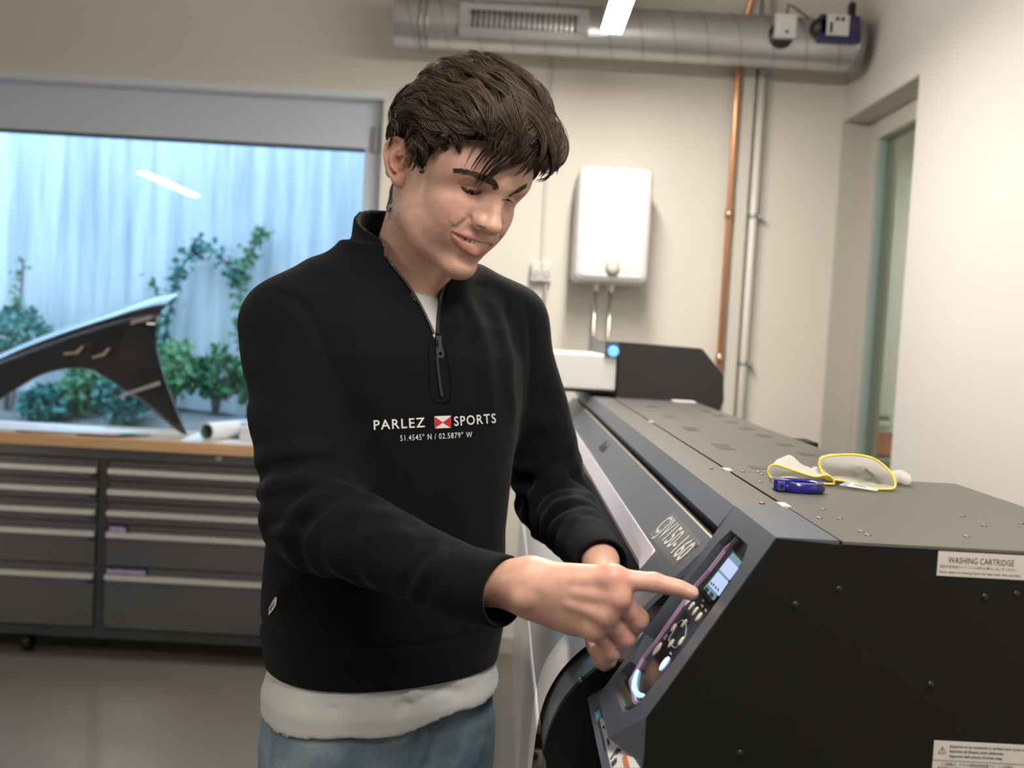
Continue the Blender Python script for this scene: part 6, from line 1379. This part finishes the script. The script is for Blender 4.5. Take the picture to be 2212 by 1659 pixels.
def stitched(txt, a, b, hgt, name, bold=.0, m=None):
    """lettering sewn on the sweater between two picture points (baseline centre height hgt in picture units)"""
    v, f = text_mesh(txt, 1.0, 'LEFT', res=3, bold=bold, spacing=1.18); v[:, 0] -= v[:, 0].min(); W_ = v[:, 0].max(); ymin, ymax = v[:, 1].min(), v[:, 1].max(); a, b = np.array(a, float), np.array(b, float); d = b-a; L = np.linalg.norm(d); d /= L; up = np.array([d[1], -d[0]])
    bm = bmesh.new(); vs = [bm.verts.new(p) for p in v]
    for q in f:
        try: bm.faces.new([vs[i] for i in q])
        except ValueError: pass
    bmesh.ops.triangulate(bm, faces=bm.faces[:]); bmesh.ops.subdivide_edges(bm, edges=[e for e in bm.edges if e.calc_length() > .22], cuts=1); bm.verts.index_update()
    out = []
    for p in bm.verts:
        q = a+d*(p.co.x/W_*L)+up*((p.co.y-ymin)/(ymax-ymin)-.5)*hgt; h = hit(SBV, q[0], q[1], .0011)[0]; out.append(h if h is not None else aty(q[0], q[1], 1.33))
    ff = [[w.index for w in q.verts] for q in bm.faces]; bm.free(); return mesh_obj(name, out, ff, m or mat('thread_white', (.72, .73, .74), .7), sweater)
stitched('PARLEZ', (807, 918), (917, 912), 21, 'embroidered_word', .012); stitched('SPORTS', (980, 910), (1070, 903), 21, 'embroidered_word', .012); stitched('51.4545° N / 02.5879° W', (864, 946), (1019, 938), 13, 'embroidered_coordinates', .006)
def patch(name, pts, m, off=.0009, parent=None, nsub=4):
    P = [hit(SBV, *p, off)[0] for p in pts]; return MB().add(P, [tuple(range(len(P)))]).build(name, m, parent or sweater)
fx0, fx1, fy0, fy1 = 938, 973, 899, 925; fc = (955.5, 912)
em = patch('flag_emblem', [(fx0-.5, fy0), (fx1, fy0-1.5), (fx1+.5, fy1-1), (fx0+.5, fy1+.5)], mat('thread_white', (.72, .73, .74)), .0009)
for tri in (((fx0, fy0+1), fc, (fx0+.5, fy1-.5)), ((fx1, fy0), fc, (fx1+.3, fy1-2))): patch('flag_triangle', tri, mat('thread_red', (.50, .012, .02), .7), .0016, em)
tg = patch('side_tag', [(583, 1329), (584, 1312), (592, 1298), (598, 1289), (601, 1292), (599, 1306), (592, 1318)], mat('tag_white', (.6, .6, .6), .7), .002)
for q in (((586, 1318), (590, 1306), (591, 1307), (588, 1319)), ((591, 1310), (595, 1300), (596, 1301), (592, 1311))): patch('tag_print', q, mat('sticker_ink', (.03, .03, .035)), .0028, tg)
# ------------------------------------------------------------------ gloves and film cutter lying on the printer
m_knit = mat('white_knit', (.90, .89, .86), .9, bump=.4, bscale=500, bdist=.0006); m_yel = mat('yellow_overlock', (.84, .66, .10), .8, bump=.6, bscale=700, bdist=.0005)
_nt = m_knit.node_tree; _tr = _nt.nodes.new('ShaderNodeBsdfTranslucent'); _tr.inputs[0].default_value = (.95, .94, .91, 1); _mx = _nt.nodes.new('ShaderNodeMixShader'); _mx.inputs[0].default_value = .6
_nt.links.new(_nt.nodes['Principled BSDF'].outputs[0], _mx.inputs[1]); _nt.links.new(_tr.outputs[0], _mx.inputs[2]); _nt.links.new(_mx.outputs[0], _nt.nodes['Material Output'].inputs[0])
def on_top(p): p = np.array(p, float); p[2] = max(p[2], ZT+.0025); return p
def glove(label, mouth, Yd, back, rim):
    """knit glove: open cuff towards the viewer, body shrinking backwards; mouth = picture outline of the cuff"""
    P = [on_top(aty(px, py, Yd+dy)) for px, py, dy in mouth]; P = spl(P+[P[0]], 49)[:-1]; P[:, 2] = np.maximum(P[:, 2], ZT+.0028); c = P.mean(0)
    t = thing('work_glove', label, 'glove', (c[0], c[1], ZT), 'white work gloves on the printer')
    loops = []
    for k, (dx, dy, sx, sz) in enumerate(back):
        q = c+(P-c)*np.array([sx, 1.0, sz])+np.array([dx, dy, 0]); q[:, 2] = ZT+.0024+(q[:, 2]-q[:, 2].min())*1.0; loops.append(q+(np.array([0, 0, .0012])*np.sin(np.arange(48)*.9+k*2)[:, None]))
    loops[0] = P
    m = MB(); m.sheet(np.array(loops).transpose(1, 0, 2), closed_u=True)
    n0 = len(m.v)-0; last = [i*len(loops)+len(loops)-1 for i in range(48)]; m.f.append(tuple(last))
    o = m.build('knit_body', m_knit, t, smooth=True); md = o.modifiers.new('thickness', 'SOLIDIFY'); md.thickness = .0014; md.offset = 0
    MB().tube(P, rim, 8, closed=True).build('yellow_edge', m_yel, t, smooth=True); return t
glove('white knit glove with the smaller flattened yellow edged cuff, nearer the blue cutter', [(1658, 1022, .02), (1662, 1009, .02), (1676, 1004, .02), (1702, 1012, .015), (1732, 1022, .01), (1762, 1030, .0), (1784, 1026, .0), (1799, 1034, 0), (1801, 1048, 0), (1790, 1053, 0), (1776, 1046, 0), (1742, 1038, .01), (1704, 1032, .015), (1668, 1033, .02)], 1.355,
      [(0, 0, 1, 1), (.004, .012, .97, 1.0), (.010, .030, .85, 1.25), (.016, .045, .62, 1.5), (.020, .06, .40, 1.2), (.022, .068, .2, .6)], .0016)
glove('white knit glove with the wide open yellow edged cuff', [(1770, 1004, .02), (1774, 992, .02), (1792, 985, .02), (1840, 982, .02), (1880, 988, .015), (1906, 1003, .01), (1925, 1022, .0), (1934, 1042, -.01), (1930, 1055, -.015), (1908, 1062, -.02), (1880, 1058, -.02), (1850, 1046, -.015), (1816, 1038, 0), (1786, 1034, .01), (1776, 1020, .015)], 1.352,
      [(0, 0, 1, 1), (.002, .012, .99, .99), (.006, .035, .93, .92), (.016, .06, .70, .7), (.030, .075, .45, .5), (.040, .082, .25, .35)], .0018)
t = bpy.data.objects['work_glove.001']; fg = [atz(1922, 1033, ZT+.0105), atz(1942, 1028, ZT+.0105), atz(1956, 1034, ZT+.0100), atz(1961, 1040, ZT+.0085)]
MB().tube(spl(fg, 12), [.008, .0088, .009, .009, .009, .009, .0088, .0085, .008, .0072, .006, .003], 12).build('glove_finger', m_knit, t, smooth=True)
tg = [aty(1813, 1047, 1.328), aty(1830, 1040, 1.332), aty(1864, 1049, 1.325), aty(1898, 1058, 1.318), aty(1893, 1064, 1.312), aty(1858, 1054, 1.318)]
tg = [np.array([p[0], p[1], max(p[2], ZT+.003)]) for p in tg]
o = MB().add(tg+[p-np.array([0, 0, .0006]) for p in tg], [tuple(range(6)), tuple(range(6, 12))[::-1]]+[(i, (i+1) % 6, 6+(i+1) % 6, 6+i) for i in range(6)]).build('care_label', mat('label_white_satin', (.75, .75, .75), .5), t)
def lab(u, v): a = tg[0]*(1-v)+tg[1]*v; b = tg[4]*(1-v)+tg[3]*v; m_ = tg[5]*(1-v)+tg[2]*v; return (a*(1-u)**2+2*(m_*2-.5*a-.5*b)*u*(1-u)+b*u*u)+np.array([0, -.0002, .0007])
MB().add([lab(.02, .05), lab(.16, .05), lab(.16, .95), lab(.02, .95)], [(0, 1, 2, 3)]).build('label_blue_end', mat('label_blue', (.25, .42, .75), .5), o)
for k in range(8): u = .28+.045*k; MB().add([lab(u, .25), lab(u+.02, .25), lab(u+.02, .85), lab(u, .85)], [(0, 1, 2, 3)]).build('bar', mat('sticker_ink', (.03, .03, .035)), o)
# safety cutter: thick blue ring with a blade head
cc_ = atz(1737, 1066, ZT); ct = thing('film_cutter', 'blue plastic ring shaped safety cutter lying on the printer', 'cutter', (cc_[0], cc_[1]+.016, ZT))
m_blue = mat('cutter_blue', (.012, .014, .20), .22, coat=.3); m_navy = mat('cutter_navy', (.012, .012, .035), .3)
c0 = np.array([cc_[0], cc_[1]+.022]); n = 40
def ringpts(a, b, ox=0, oy=0, p=2.4): return [(c0[0]+ox+a*np.sign(math.cos(t_))*abs(math.cos(t_))**(2/p), c0[1]+oy+b*np.sign(math.sin(t_))*abs(math.sin(t_))**(2/p)) for t_ in np.linspace(0, 2*PI, n, endpoint=False)]
rows = [(ringpts(.0300, .0285), .0015), (ringpts(.0312, .0297), .004), (ringpts(.0312, .0297), .0095), (ringpts(.0290, .0275), .0130), (ringpts(.0215, .0190, .003), .0130), (ringpts(.0190, .0165, .003), .0110), (ringpts(.0185, .0160, .003), .0015)]
V = [(x, y, ZT+h) for r_, h in rows for x, y in r_]; m = len(rows)
MB().add(V, [(i*n+k, i*n+(k+1) % n, ((i+1) % m)*n+(k+1) % n, ((i+1) % m)*n+k) for i in range(m) for k in range(n)]).build('ring_body', m_blue, ct, autosmooth=.7)
tip = [(ringpts(.0316, .0301), .0038), (ringpts(.0316, .0301), .0097), (ringpts(.0292, .0277), .0133)]
ks = [k for k in range(n+1) if True]; sel = list(range(33, 40))+list(range(0, 8)); Vt = [(rows_[0][k][0], rows_[0][k][1], ZT+rows_[1]) for rows_ in tip for k in sel]; L_ = len(sel)
MB().add(Vt, [(i*L_+k, i*L_+k+1, (i+1)*L_+k+1, (i+1)*L_+k) for i in range(2) for k in range(L_-1)]).build('dark_grip', m_navy, ct, smooth=True)
x0 = c0[0]-.034; hd = MB(); hd.prism([(x0-.003, c0[1]-.012), (x0+.008, c0[1]-.019), (x0+.020, c0[1]-.012), (x0+.012, c0[1]+.012), (x0+.001, c0[1]+.014)], 2, ZT+.001, ZT+.0150); hd.build('blade_head', m_blue, ct, bevel=.0012)
MB().box((x0+.000, c0[1]-.0225, ZT+.002), (x0+.009, c0[1]-.0150, ZT+.0135), .001).build('blade_guard', mat('cutter_blue_light', (.06, .06, .33), .3), ct)
MB().box((x0+.0022, c0[1]-.0230, ZT+.005), (x0+.0068, c0[1]-.0222, ZT+.0105)).build('slot', m_navy, ct)
